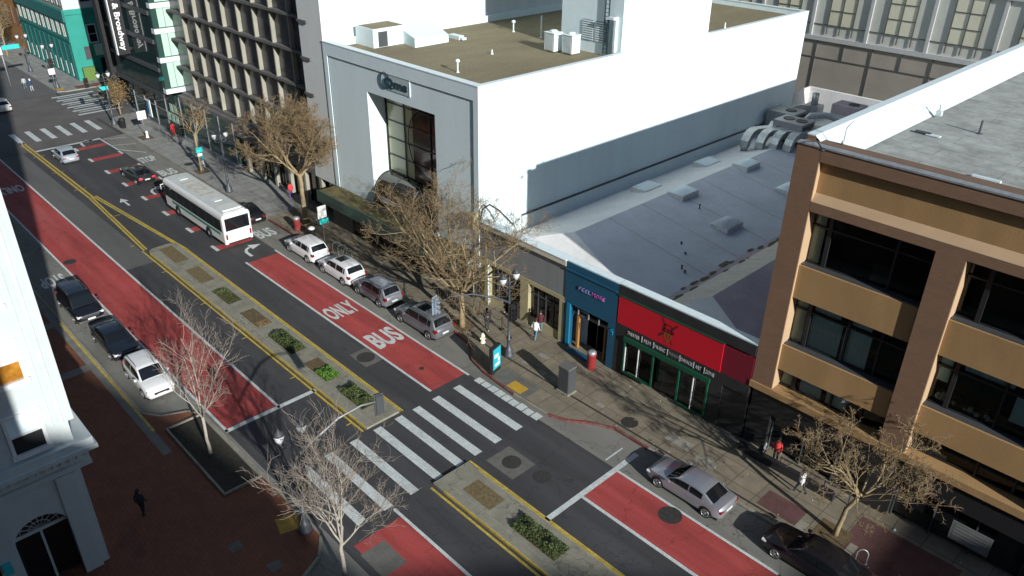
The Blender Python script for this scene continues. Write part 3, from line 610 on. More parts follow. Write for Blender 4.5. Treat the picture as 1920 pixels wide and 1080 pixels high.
for i in range(9):
    m = MB(); m.use('glass_dark').box(-77.6+i*2.1, -75.8+i*2.1, 35.5, 35.6, .4, 3.4); rel(m, c).build('window', parent=hb)
for i in range(7): rel(MB().use('fin').box(-76-.2+i*2.9, -76+.2+i*2.9, 35.0, 35.35, .1, 3.6), c).build('column', parent=hb)
# ---- glass tower with bays -----------------------------------------------------------------------
gt = thing('glass_tower', 'green glass tower with stacked pale bay windows and black vertical fin', 'building', (-100, 34, 0)); c = (-100, 34, 0)
m = MB(); m.use('glass_teal').box(-107.2, -92.6, 33.95, 50, 5.0, 46).use('hotel_band')
m.use('black_metal').box(-108.4, -107.2, 33.3, 50, 3.6, 46)
rel(m, c).build('wall', parent=gt)
for z in (5.0, 8.0, 11.1, 14.2, 17.3, 20.4, 23.5):
    m = MB(); m.use('dark_grey').box(-107.2, -92.6, 33.78, 33.94, z-.3, z+.15); rel(m, c).build('floor_band', parent=gt)
for i, (z0, z1) in enumerate(((5.95, 8.55), (9.45, 11.75), (12.6, 14.6), (15.3, 17.5), (18.4, 20.6))):
    m = MB(); m.use('bay_white').box(-92.6, -91.75, 33.9, 36.55, z0-.62, z0-.08); b = rel(m, c).build('bay_slab', parent=gt)
    m = MB(); m.use('glass_green').box(-92.6, -91.95, 33.95, 36.5, z0-.08, z1+.3); b = rel(m, c).build('bay_window', parent=gt)
    m = MB(); m.use('bay_curtain').box(-91.95, -91.93, 34.6, 35.3, z0+.02, z1+.2).box(-91.95, -91.93, 35.36, 36.3, z0+.02, z1+.2); rel(m, c).build('curtain', parent=b)
    m = MB(); m.use('grey_metal').box(-91.93, -91.88, 35.3, 35.36, z0, z1+.3); rel(m, c).build('mullion', parent=b)
m = MB(); m.use('glass_green').box(-106.8, -78.2, 34.95, 36, .3, 4.7).use('glass_teal').box(-104.5, -91.7, 34.6, 34.95, .3, 5.0)
rel(m, c).build('podium_glass', parent=gt)
m = MB(); m.use('grey_metal')
for i in range(9): m.box(-104.4+i*3.27, -104.34+i*3.27, 34.5 if i < 4 else 34.85, 34.6 if i < 4 else 34.95, .2, 4.9)
m.box(-104.5, -91.7, 34.52, 34.6, 2.6, 2.7).box(-91.7, -78.2, 34.87, 34.95, 2.6, 2.7).box(-106.8, -78.2, 34.5, 36, .15, .3)
rel(m, c).build('mullions', parent=gt)
m = MB(); m.use('bay_curtain')
for (x, z) in ((-93.2, 1.8), (-92.1, 1.8), (-94.3, 1.8), (-93.2, 3.0), (-92.1, 3.0)): m.box(x, x+.75, 34.47, 34.5, z, z+.95)
rel(m, c).build('lit_panes', parent=gt)
# vertical blade sign with white letters
t = thing('blade_sign', 'tall black blade sign with white vertical street name letters', 'sign', (-100.2, 33.1, 0))
MB().use('black_metal').box(-.22, .22, -.75, .6, 8.6, 20).use('white').box(-.24, .24, -.84, -.75, 8.6, 20).build('panel', parent=t)
text('letters', "12th & Broadway", 'white', (.24, -.1, 12.75), (0, 0, -1), (0, 1, 0), 7.4, .85, .02, t, .02)
m = MB(); m.use('black_metal').box(-.1, .1, .6, .85, 9, 9.3).box(-.1, .1, .6, .85, 15, 15.3); m.build('bracket', parent=t)
# banner in the podium
t = thing('window_poster', 'blue and white poster leaning inside the glass podium corner', 'poster', (-99.5, 34.3, 1.0))
MB().use('white').box(-.6, .6, -.04, .04, 0, 2.1).use('blue_bright').box(-.55, .1, -.06, -.04, .2, 1.9).build('board', parent=t)
# ---- teal building beyond the crossing ----------------------------------------------------------
tb = thing('teal_building', 'old corner building with teal painted base and pale upper floors', 'building', (-138, 36, 0)); c = (-138, 36, 0)
TX0, TX1, TY = -150, -126.3, 34.7
m = MB(); m.use('teal_wall').box(TX0, TX1, TY, 60, .1, 10.0).use('stone_beige').box(TX0, TX1-.05, TY+.1, 60, 10.0, 26)
m.use('cream_wall').box(TX1-.05, TX1, TY+.1, 60, 10.0, 26)
rel(m, c).build('wall', parent=tb)
m = MB(); m.use('teal_dark').box(TX0, TX1+.25, TY-.3, TY, 8.4, 9.9).box(TX0, TX1+.1, TY-.15, TY, 5.6, 5.95).use('teal_wall').box(TX1, TX1+.2, TY-.3, 60, 9.3, 10.0)
rel(m, c).build('cornice', parent=tb)
for i in range(10):
    x = TX0+.7+i*2.3
    m = MB(); m.use('glass_dark').box(x, x+1.5, TY-.05, TY-.003, 6.2, 8.2).use('curtain_pale').box(x+.15, x+.55, TY-.09, TY-.05, 6.2, 8.2).box(x+.95, x+1.3, TY-.09, TY-.05, 6.2, 8.2)
    rel(m, c).build('window', parent=tb)
    m = MB(); m.use('teal_dark').box(x, x+1.5, TY-.04, TY-.003, .3, 5.2).use('curtain_pale').box(x+.2, x+.5, TY-.08, TY-.04, .5, 2.4)
    rel(m, c).build('shop_window', parent=tb)
    m = MB(); m.use('grey_metal').box(x, x+1.6, TY+.02, TY+.097, 10.5, 25)
    m.use('window_frame').box(x+.5, x+.8, TY-.02, TY+.02, 10.5, 25); rel(m, c).build('upper_window', parent=tb)
for y in (37.2, 39.4, 42):
    m = MB(); m.use('window_frame').box(TX1+.003, TX1+.1, y, y+1.3, 5.2, 7.8).use('glass_dark').box(TX1+.1, TX1+.13, y+.15, y+1.15, 5.35, 6.4).box(TX1+.1, TX1+.13, y+.15, y+1.15, 6.5, 7.65); rel(m, c).build('window', parent=tb)
    m = MB(); m.use('grey_metal').box(TX1+.003, TX1+.08, y, y+1.3, 10.9, 13).use('black_metal').box(TX1+.08, TX1+.1, y, y+1.3, 10.9, 11.3); rel(m, c).build('window', parent=tb)
m = MB(); m.use('bay_curtain').box(TX1+.003, TX1+.1, 37.7, 39.2, 3.4, 5.0).use('hotel_pane').box(TX1+.003, TX1+.08, 36.3, 37.2, 3.0, 4.8); rel(m, c).build('wall_panel', parent=tb)
m = MB(); m.use('glass_dark').box(TX1+.003, TX1+.05, 38.2, 44, .3, 3.0); rel(m, c).build('shop_window', parent=tb)
m = MB(); m.use('green_sign').box(-.05, .6, -.9, .9, 0, 1.9); tag(m.build('green_board', loc=(-126.1, 36.2, .15), bevel=.05), 'square olive green hoarding at the foot of the teal corner wall', 'hoarding')
ob = thing('orange_brick_building', 'narrow orange brick building beyond the teal one', 'building', (-158, 37, 0)); c = (-158, 37, 0)
m = MB(); m.use('brick_orange').box(-166, -150.1, 35.2, 60, .1, 30).use('ochre_light').box(-166.3, -165.7, 35.0, 35.2, .1, 30); rel(m, c).build('wall', parent=ob)
for i in range(4):
    for k in range(5):
        m = MB(); m.use('brown_flat').box(-164.8+i*3.5, -163.0+i*3.5, 35.12, 35.197, 4+k*4.2, 6.8+k*4.2); rel(m, c).build('window', parent=ob)
sb = thing('stone_building', 'beige stone building at the far end of the street', 'building', (-185, 38, 0)); c = (-185, 38, 0)
m = MB(); m.use('stone_beige').box(-230, -170, 36.5, 60, .1, 34); rel(m, c).build('wall', parent=sb)
for i in range(8):
    for k in range(4):
        m = MB(); m.use('hotel_pane').box(-174-i*6, -171.5-i*6, 36.4, 36.497, 4+k*5, 7+k*5); rel(m, c).build('window', parent=sb)
m = MB(); m.use('stone_beige').box(-15, 15, -10, 10, .1, 40); fb = thing('far_building', 'pale building closing the street at the very far left', 'building', (-230, 25, 0)); m.build('wall', parent=fb)
for k in range(5):
    for j in range(4): MB().use('hotel_pane').box(15.003, 15.1, -8+j*4, -6+j*4, 4+k*5, 7+k*5).build('window', parent=fb)
# ---- tall cream building on the left, seen past its corner --------------------------------------
lb = thing('cream_tower', 'tall cream corner building with arched doorway and dentil cornice', 'building', (-32.5, 0, 0)); c = (-32.5, 0, 0)
LX = -32.5
m = MB(); m.use('cream_wall').box(-98, LX, -40, 5.35, 8.4, 44)
# lower storey, built around the arched door
m.use('cream_wall').box(-98, LX, 3.95, 4.85, .1, 6.0).box(-98, LX-.0, 1.0, 1.75, .1, 6.0).box(-98, LX-.9, 1.75, 3.95, .1, 8.4).box(-98, LX, -40, -2.2, .1, 6.0).box(-98, LX, -40, 5.1, 6.0, 8.4-.0).box(-98, LX, 4.85, 5.0, .1, 6)
pts = [(1.75, 6.0), (1.75, 3.3)]+[(2.85-1.1*math.cos(a), 3.3+1.0*math.sin(a)) for a in [math.pi*i/12 for i in range(13)]]+[(3.95, 3.3), (3.95, 6.0)]
v = [(LX, y, z) for y, z in pts]; n = len(v)
arch = [(LX, 2.85-1.1*math.cos(math.pi*i/12), 3.3+1.0*math.sin(math.pi*i/12)) for i in range(13)]
for i in range(12):
    a, b = arch[i], arch[i+1]; m.quad(a, b, (LX, b[1], 6.0), (LX, a[1], 6.0)); m.quad(a, (a[0]-.9, a[1], a[2]), (b[0]-.9, b[1], b[2]), b)
rel(m, c).build('wall', parent=lb)
m = MB(); m.use('cream_wall').box(-98, LX+.35, -40, 5.75, 7.05, 7.4).box(-98, LX+.5, -40, 5.85, 6.85, 7.05).box(-98, LX+.18, -40, 5.5, 5.95, 6.2)
for i in range(60): m.box(LX+.0, LX+.3, 5.3-i*.33, 5.45-i*.33, 6.5, 6.85)
rel(m, c).build('cornice', parent=lb)
for y in (4.3, 1.3, -2.7): rel(MB().use('cream_wall').box(LX, LX+.16, y-.38, y+.38, .1, 5.9), c).build('pilaster', parent=lb)
dr = MB(); dr.use('interior').box(LX-.85, LX-.6, 1.75, 3.95, .15, 3.2).use('glass_dark').box(LX-.6, LX-.56, 1.9, 3.8, .3, 3.1); dr = rel(dr, c).build('door', parent=lb)
m = MB(); m.use('cream_wall').box(LX-.58, LX-.48, 1.75, 3.95, 3.15, 3.32).box(LX-.56, LX-.5, 2.8, 2.9, .2, 3.15); rel(m, c).build('door_frame', parent=dr)
fl = MB(); fl.use('interior').add([(LX-.55, 2.85-1.08*math.cos(math.pi*i/12), 3.3+.98*math.sin(math.pi*i/12)) for i in range(13)], [tuple(range(13))]); fl = rel(fl, c).build('fanlight', parent=lb)
m = MB(); m.use('grid_rib')
for i in range(1, 8):
    a = math.pi*i/8; m.tube([(LX-.5, 2.85-.1*math.cos(a), 3.3+.1*math.sin(a)), (LX-.5, 2.85-1.05*math.cos(a), 3.3+.95*math.sin(a))], .03, 4)
for r in (.45, .8): m.tube([(LX-.5, 2.85-r*math.cos(math.pi*i/12), 3.3+r*.9*math.sin(math.pi*i/12)) for i in range(13)], .03, 4)
rel(m, c).build('tracery', parent=fl)
m = MB(); m.use('interior').box(LX-1.4, LX-1.3, -2.2, 1.0, .1, 5.9).use('glass_dark').box(LX-.5, LX-.45, -2.2, 1.0, .1, 4.2); rel(m, c).build('side_opening', parent=lb)
def sash(y0, y1, z0, z1, hang):
    f = MB(); f.use('window_frame').box(LX+.0, LX+.1, y0-.14, y0, z0-.14, z1+.14).box(LX, LX+.1, y1, y1+.14, z0-.14, z1+.14).box(LX, LX+.1, y0, y1, z1, z1+.14).box(LX, LX+.16, y0-.2, y1+.2, z0-.22, z0).box(LX, LX+.06, y0, y1, (z0+z1)/2-.05, (z0+z1)/2+.05)
    f = rel(f, c).build('window', parent=lb)
    m = MB(); m.use(hang[0]).box(LX+.003, LX+.02, y0, y1, (z0+z1)/2, z1).use(hang[1]).box(LX+.003, LX+.02, y0, y1, z0, (z0+z1)/2); rel(m, c).build('pane', parent=f)
for k in range(8):
    z = 7.75+k*3.4
    for y in (2.95, -.6, -4.2, -7.8):
        sash(y, y+1.15, z, z+1.75, ('curtain', 'interior') if k == 0 else (('blind', 'orange_refl') if k == 1 else ('blind', 'glass_dark')))
m = MB(); m.use('sign_teal').box(LX+.2, LX+.6, 1.0, 1.35, 2.5, 2.9); rel(m, c).build('wall_lamp', parent=lb)
m = MB(); m.use('cream_wall').box(LX, LX+.08, 4.55, 4.75, 8.4, 44).box(LX, LX+.08, 4.95, 5.1, 8.4, 44); rel(m, c).build('corner_strip', parent=lb)
# ---- unseen block behind the viewpoint, outline shaped to shade the near left corner -----------------------
XS = 62.0; dx = XS+32.5
sil = [(-14, 25), (0, 11), (2.7, 9.24), (5.6, 7.3), (10, 3.5), (12.9, .2), (13.9, -1.8), (15.4, -3.6), (18, -4.2), (23.4, -5.7), (29.9, -8.4), (36.5, -9.6), (45, -9.6), (60, -9.6)]
sil = [(y-dx*math.tan(SUN_AZ), z+dx*math.tan(SUN_EL)/math.cos(SUN_AZ)) for y, z in sil]
vb = thing('shade_caster_block', 'unseen block behind the viewpoint with its top shaped to cast the street shade', 'building', (XS, 0, 0))
m = MB(); n = len(sil); o = []
for x in (0, 26): o += [(x, y, z) for y, z in sil]+[(x, sil[-1][0], 0), (x, sil[0][0], 0)]
k = n+2; m.add(o, [tuple(range(k)), tuple(range(2*k-1, k-1, -1))]+[(i, k+i, k+(i+1) % k, (i+1) % k) for i in range(k)])
m.build('wall', 'hotel_grey', vb)

# unseen tall block added behind and left of the viewpoint, that hides the sky from the plaza
rb = thing('sky_blocker', 'tall dark unseen block added beside the viewpoint to hide sky from the plaza', 'building', (5, -30, 0))
MB().box(-9, 15, -30, 22, 0, 62).box(-25, -9.0, -30, 27.5, 0, 62).build('wall', 'hotel_band', rb)
for k in range(14):
    for j in range(8): MB().use('glass_dark').box(-25.06, -25.003, -24+j*6, -24.5+j*6, 3+k*4.2, 5.6+k*4.2).build('window', parent=rb)  # windows of the added unseen block
# ================================================================== LOW ROW OF SHOPS
lr = thing('low_roof_building', 'low hall with pale membrane gable roofs behind the row of shops', 'building', (-28, 50, 0)); c = (-28, 50, 0)
RX0, RX1, RY0, RY1 = -39.4, -16.63, 35.4, 83.3
m = MB(); m.use('roof_grey').box(RX0+.01, RX1-.01, 35.9, RY1, .1, 4.2); rel(m, c).build('wall', parent=lr)
prof = [(-39.39, 4.55), (-38.6, 4.55), (-38.55, 4.9), (-34.0, 6.15), (-25.1, 4.75), (-24.6, 4.75), (-22.3, 5.7), (-16.64, 4.9)]
def roofz(x):
    for (a, za), (b, zb) in zip(prof, prof[1:]):
        if a <= x <= b: return za+(zb-za)*(x-a)/(b-a)
    return 4.9
m = MB(); y0, y1 = 36.0, RY1
for i, ((a, za), (b, zb)) in enumerate(zip(prof, prof[1:])):
    m.use(['roof_light', 'roof_light', 'roof_light', 'roof_grey', 'roof_mauve', 'roof_beige', 'roof_mauve'][i])
    ya, yb = (39.3 if za > 5.5 else y0+.0), (39.3 if zb > 5.5 else y0)
    m.quad((a, ya, za), (b, yb, zb), (b, y1, zb), (a, y1, za))
m.use('roof_light').add([(-38.55, y0, 4.9), (-25.1, y0, 4.75), (-34.0, 39.3, 6.15)], [(0, 1, 2)])
m.add([(-24.6, y0, 4.75), (-16.64, y0, 4.9), (-22.3, 39.3, 5.7)], [(0, 1, 2)])
m.quad((-25.1, y0, 4.75), (-24.6, y0, 4.75), (-24.6, 37, 4.75), (-25.1, 37, 4.75))
rel(m, c).build('roof', parent=lr)
m = MB(); m.use('roof_light').box(RX0, RX1, 35.3, 36.0, 4.2, 6.35); rel(m, c).build('parapet', parent=lr)
m = MB(); m.use('roof_light').box(RX0, RX1, RY1, RY1+.4, .1, 8.0).box(RX0-.2, RX0, 79.9, RY1+.4, .1, 8.0); rel(m, c).build('parapet', parent=lr)
m = MB(); m.use('soil')
rnd = random.Random(5)
for i in range(46):
    y = 37.5+i*.85+rnd.uniform(-.3, .3); x = -24.9+rnd.uniform(-.35, .4); s = rnd.uniform(.12, .5)
    m.poly([(x+s*(.35+.3*rnd.random())*math.cos(a), y+s*1.4*math.sin(a)) for a in [k*1.05 for k in range(6)]], roofz(x)+.025)
tag(rel(m, c).build('gutter_debris', parent=lr), kind='stuff')
SKY = [(-33.2, 51.4), (-33.3, 61.0), (-28.2, 50.2), (-36.8, 51.4), (-36.9, 60.4), (-28.6, 60.3)]
for i, (x, y) in enumerate(SKY):
    z = roofz(x); m = MB(); m.use('roof_light').box(-.75, .75, -1.1, 1.1, -.45, .28)
    s = m.build('skylight', parent=lr, loc=(x-c[0], y-c[1], z))
    g = MB(); g.use('roof_grey' if i == 2 else 'white_trim').add([(-.7, -1.05, .3), (.7, -1.05, .3), (.7, 1.05, .3), (-.7, 1.05, .3), (-.25, -.6, .55), (.25, -.6, .55), (.25, .6, .55), (-.25, .6, .55)], [(0, 1, 5, 4), (1, 2, 6, 5), (2, 3, 7, 6), (3, 0, 4, 7), (4, 5, 6, 7)], True)
    g.build('dome', parent=s)
for i, (x, y, h) in enumerate(((-28.6, 44.9, .12), (-27.6, 44.0, .10), (-31.0, 50.6, .3), (-26.6, 42.2, .22), (-26.2, 42.0, .12))):
    mb = MB(); mb.lathe([(.09, 0), (.05, .05), (.05, h), (.1, h), (.02, h+.08)], n=8)
    tag(mb.build('roof_pipe', 'dark_grey', loc=(x, y, roofz(x))), ['dark pipe stub at the head of the front row on the grey roof slope', 'lone short dark pipe stub between the front skylight and the debris gutter', 'dark pipe stub just in front of the middle skylight on the ridge', 'taller of the two paired dark pipe stubs near the gutter', 'shorter of the two paired dark pipe stubs near the gutter'][i], 'roof pipe', 'pipe stubs on the grey membrane roof')
m = MB(); m.use('roof_mauve')
for y in range(43, 82, 4):
    m.quad((-33.9, y, roofz(-33.9)+.006), (-25.2, y, roofz(-25.2)+.006), (-25.2, y+.09, roofz(-25.2)+.006), (-33.9, y+.09, roofz(-33.9)+.006))
tag(rel(m, c).build('roof_seams', parent=lr), kind='stuff')
# street fronts
gs = thing('grey_shop', 'shop front with grey fascia, cream coping and beige columns', 'shop', (-35, 35, 0)); c = (-35, 35, 0)
m = MB(); m.use('grey_fascia').box(-39.38, -30.76, 34.95, 35.3, 3.75, 6.15); rel(m, c).build('fascia', parent=gs)
m = MB(); m.use('cream_coping').box(-39.38, -30.76, 34.85, 35.5, 6.15, 6.55).use('white_trim').box(-39.38, -30.76, 34.8, 35.6, 6.55, 6.6).use('dark_grey').box(-39.38, -30.76, 34.87, 34.95, 5.95, 6.05); rel(m, c).build('coping', parent=gs)
m = MB(); m.use('beige_col').box(-39.38, -30.76, 34.9, 35.3, 3.45, 3.75)
rel(m, c).build('lintel', parent=gs)
for x0, x1 in ((-39.38, -38.3), (-35.0, -34.2), (-31.2, -30.76)):
    m = MB(); m.use('beige_col').box(x0, x1, 34.88, 35.5, .1, 3.45); rel(m, c).build('column', parent=gs)
m = MB(); m.use('beige_col').box(-38.3, -35.0, 35.0, 35.3, .1, .75).box(-34.2, -31.2, 35.0, 35.3, .1, .75); rel(m, c).build('stall_riser', parent=gs)
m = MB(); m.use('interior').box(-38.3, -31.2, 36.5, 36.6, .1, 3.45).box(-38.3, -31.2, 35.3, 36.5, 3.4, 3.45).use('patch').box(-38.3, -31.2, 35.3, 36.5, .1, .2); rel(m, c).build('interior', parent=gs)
for x0, x1 in ((-38.3, -35.0), (-34.2, -31.2)):
    w_ = MB(); w_.use('glass_dark').box(x0, x1, 35.18, 35.2, .75, 3.45); w_ = rel(w_, c).build('window', parent=gs)
    m = MB(); m.use('dark_grey').box(x0, x1, 35.12, 35.17, 2.65, 2.75)
    for k in range(1, 4): m.box(x0+(x1-x0)*k/4-.03, x0+(x1-x0)*k/4+.03, 35.12, 35.17, .75 if k % 2 == 0 or 1 else 2.7, 2.65).box(x0+(x1-x0)*k/4-.02, x0+(x1-x0)*k/4+.02, 35.12, 35.17, 2.75, 3.45)
    rel(m, c).build('frame', parent=w_)
m = MB(); m.use('white_trim').box(-39.45, -39.2, 34.7, 34.85, 2.9, 3.2); rel(m, c).build('bracket', parent=gs)
bs = thing('blue_shop', 'deep blue shop front with small pink and lilac letters', 'shop', (-28.5, 35, 0)); c = (-28.5, 35, 0)
m = MB(); m.use('blue_wall').box(-30.75, -26.32, 34.9, 35.3, 3.5, 6.52).box(-30.75, -30.2, 34.9, 35.3, .1, 3.5).box(-26.9, -26.32, 34.9, 35.3, .1, 3.5); rel(m, c).build('wall', parent=bs)
m = MB(); m.use('blue_wall').box(-30.75, -26.32, 34.82, 34.9, 5.95, 6.05); rel(m, c).build('moulding', parent=bs)
m = MB(); m.use('blue_bright').box(-30.45, -30.15, 34.78, 34.9, .15, 3.5); rel(m, c).build('pilaster', parent=bs)
m = MB(); m.use('white_trim').box(-30.76, -26.3, 34.98, 35.5, 6.52, 6.6); rel(m, c).build('coping', parent=bs)
text('letters', "FEEL", 'lilac', (-.52, -.14, 5.0), (1, 0, 0), (0, 0, 1), 1.05, .26, .03, bs)
text('letters', "MORE", 'pink', (.63, -.14, 5.0), (1, 0, 0), (0, 0, 1), 1.05, .26, .03, bs)
m = MB(); m.use('interior').box(-30.2, -26.9, 36.6, 36.7, .1, 3.5).use('walk').box(-30.2, -26.9, 35.3, 36.6, .1, .17); rel(m, c).build('recess', parent=bs)
dw = MB(); dw.use('glass_dark').box(-29.4, -27.6, 35.9, 35.95, .2, 2.75).box(-30.1, -27, 35.7, 35.72, 2.85, 3.45); dw = rel(dw, c).build('door', parent=bs)
m = MB(); m.use('dark_grey').box(-28.53, -28.47, 35.84, 35.9, .2, 2.75).box(-29.45, -27.55, 35.84, 35.9, 2.72, 2.82); rel(m, c).build('frame', parent=dw)
m = MB(); m.use('hotel_band').box(-30.2, -26.9, 35.3, 35.5, 2.65, 2.85).use('grey_metal')
for x in (-29.6, -28.7, -27.8, -27.0): m.box(x-.03, x+.03, 35.0, 35.1, 2.85, 3.3)
rel(m, c).build('transom', parent=bs)
m = MB(); m.use('wood').box(-29.75, -29.58, 35.1, 35.3, .17, 2.7).box(-27.5, -27.38, 35.3, 35.5, .17, 2.7); rel(m, c).build('post', parent=bs)
m = MB(); m.use('blue_wall').poly([(-29.9, 34.3), (-28.0, 34.3), (-28.2, 34.9), (-29.8, 34.9)], .15, .19); rel(m, c).build('door_step', parent=bs)
m = MB(); m.tube([(2.05, -.1, 3.2), (2.05, -.5, 3.35), (2.3, -.5, 3.3), (2.3, -.5, 3.0)], .035, 6); m.build('wall_lamp', 'blue_bright', bs)
ks = thing('black_red_shop', 'black shop front with large red panel and green windows', 'shop', (-21.5, 35, 0)); c = (-21.5, 35, 0)
m = MB(); m.use('black_wall').box(-26.3, -16.66, 34.9, 35.3, 5.9, 6.55).box(-26.3, -16.66, 34.9, 35.3, 3.15, 3.85).box(-26.3, -25.45, 34.9, 35.3, .1, 3.15).box(-19.2, -18.3, 34.9, 35.3, .1, 3.15).box(-18.3, -16.66, 35.0, 35.3, .1, 3.15).box(-26.3, -16.66, 35.05, 35.3, 3.85, 5.9)
rel(m, c).build('wall', parent=ks)
m = MB(); m.use('red_sign').box(-26.2, -18.6, 34.88, 35.05, 3.87, 5.82); rel(m, c).build('sign_panel', parent=ks, label='large plain red sign panel')
m = MB(); m.use('dark_red').box(-18.6, -16.68, 34.95, 35.05, 3.87, 5.75); rel(m, c).build('sign_panel', parent=ks, label='dark red side panel')
m = MB(); m.use('green_trim').box(-26.25, -18.5, 34.84, 34.9, 5.83, 5.92); rel(m, c).build('sign_trim', parent=ks)
m = MB(); m.use('white_trim').box(-26.3, -16.66, 35.0, 35.6, 6.55, 6.63); rel(m, c).build('coping', parent=ks)
em = MB(); em.use('emblem_red'); ex, ez = -22.35, 4.95
def rp(pts): em.add([(ex+x, 34.862, ez+z) for x, z in pts], [tuple(range(len(pts)))])
def bar(a, b, wd):
    a, b = Vector(a), Vector(b); n = Vector((-(b-a).y, (b-a).x)).normalized()*wd/2; rp([tuple(a-n), tuple(b-n), tuple(b+n), tuple(a+n)])
bar((-.5, .75), (-.2, .25), .06); bar((.62, .62), (.3, .22), .1); bar((-.28, .4), (-.28, -.15), .1); bar((.25, .35), (.28, -.15), .08); bar((-.25, .42), (.22, .38), .06)
bar((-.35, .1), (.0, .12), .09); bar((.05, .1), (.4, .02), .09); bar((-.38, -.08), (.36, -.1), .08); bar((-.38, .1), (-.38, -.1), .07); bar((.4, .05), (.4, -.12), .07); bar((.02, .1), (.02, -.1), .07)
bar((-.62, -.55), (-.32, -.25), .14); bar((.2, -.5), (.42, -.85), .05)
em.use('emblem_gold')
for i in range(10):
    a, b = math.pi*2*i/10, math.pi*2*(i+1)/10
    f = lambda t: (.27*math.sin(t)**3, -.42+.022*(13*math.cos(t)-5*math.cos(2*t)-2*math.cos(3*t)-math.cos(4*t)))
    bar(f(a), f(b), .06)
bar((-.1, -.35), (.12, -.5), .05)
rel(em, c).build('emblem', parent=ks)
for s, x, wd, mm in (("THEATER", -24.85, .95, 'letter'), ("FILM", -23.75, .5, 'letter'), ("MUSIC", -22.8, .8, 'letter'), ("FASHION", -21.75, .7, 'letter_dim'), ("DANCE", -20.85, .85, 'letter'), ("ART", -20.0, .4, 'letter'), ("ZONE", -19.2, .6, 'letter')):
    text('letters', s, mm, (x-c[0], -.13, 3.5), (1, 0, 0), (0, 0, 1), wd, .24, .01, ks)
m = MB(); m.use('letter')
for x in (-24.2, -23.3, -22.25, -21.35, -20.35, -19.6): m.box(x, x+.04, 34.86, 34.895, 3.3, 3.72)
rel(m, c).build('dividers', parent=ks)
m = MB(); m.use('green_trim').box(-25.5, -19.1, 34.75, 34.9, 2.85, 3.15)
for x in (-25.45, -23.2, -21.25, -19.25): m.box(x, x+.1, 34.78, 34.9, .5, 2.85)
m.box(-25.35, -23.2, 34.78, 34.9, .45, .6).box(-21.15, -19.25, 34.78, 34.9, .3, .42).use('window_frame').box(-24.32, -24.27, 34.82, 34.88, .6, 2.85).box(-20.2, -20.15, 34.82, 34.88, .42, 2.85).box(-25.35, -25.3, 34.82, 34.88, .6, 2.4)
rel(m, c).build('window_frame', parent=ks)
m = MB(); m.use('clear').box(-25.3, -23.2, 34.95, 34.97, .6, 2.85); rel(m, c).build('window', parent=ks)
m = MB(); m.use('glass_dark').box(-21.15, -19.25, 34.95, 34.97, .42, 2.85).box(-23.1, -21.25, 35.2, 35.22, .15, 2.85); rel(m, c).build('window', parent=ks)
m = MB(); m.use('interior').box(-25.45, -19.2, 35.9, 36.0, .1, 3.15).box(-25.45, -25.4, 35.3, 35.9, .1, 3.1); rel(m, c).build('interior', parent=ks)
mq = MB(); mq.lathe([(.12, .6), (.17, 1.0), (.13, 1.25), (.19, 1.5), (.05, 1.62), (.09, 1.7), (.08, 1.88), (.02, 1.92)], n=10); tag(mq.build('mannequin', 'white', loc=(-24.8, 35.45, 0.15)), 'pale mannequin behind the green framed shop window', 'mannequin')
# ================================================================== ORANGE BRICK OFFICE
oo = thing('office_building', 'ochre and brown brick office building with wide dark windows', 'building', (-8, 35, 0)); c = (-8, 35, 0)
OX0, OX1 = -16.6, 24.0; piers = [(-16.63, -15.4), (-9.42, -8.14), (-2.15, -.87), (5.1, 6.4), (12.4, 13.7)]
m = MB(); m.use('brick_brown').box(OX0, OX1, 37.4, 77, 4.1, 17.3).box(OX0, OX1, 36.4, 37.4, 14.95, 17.3).box(OX0, -16.2, 35.9, 77, 4.1, 18.3).use('black_wall').box(-16.58, OX1, 35.7, 77, .1, 4.1)
rel(m, c).build('wall', parent=oo)
for x0, x1 in piers:
    corner = x0 < -16
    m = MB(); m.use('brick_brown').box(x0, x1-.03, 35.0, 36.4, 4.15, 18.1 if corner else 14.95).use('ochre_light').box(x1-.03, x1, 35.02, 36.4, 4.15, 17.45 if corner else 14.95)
    rel(m, c).build('pier', parent=oo)
m = MB(); m.use('brick_brown').box(-15.4, OX1, 35.0, 36.4, 17.45, 18.1).box(-15.4, OX1, 35.0, 36.4, 14.95, 15.45).use('ochre_light')
m.add([(-15.4, 35.0, 15.45), (OX1, 35.0, 15.45), (OX1, 35.3, 15.85), (-15.4, 35.3, 15.85)], [(0, 1, 2, 3)])
m.use('brown_flat').box(-15.4, OX1, 35.5, 36.4, 14.82, 14.95)
rel(m, c).build('beam', parent=oo)
m = MB(); m.use('ochre').box(-15.4, OX1, 35.32, 36.4, 15.45, 17.45); rel(m, c).build('frieze', parent=oo)
m = MB(); m.use('ochre').box(-16.7, OX1, 34.9, 36.4, 3.95, 4.35); rel(m, c).build('base_ledge', parent=oo)
m = MB(); m.use('galv').box(-16.66, OX1, 34.95, 35.4, 18.1, 18.18).use('roof_old').box(OX0, OX1, 35.4, 35.9, 17.3, 18.05)
rel(m, c).build('coping', parent=oo)
bays = [(-15.4, -9.42), (-8.14, -2.15), (-.87, 5.1), (6.4, 12.4)]
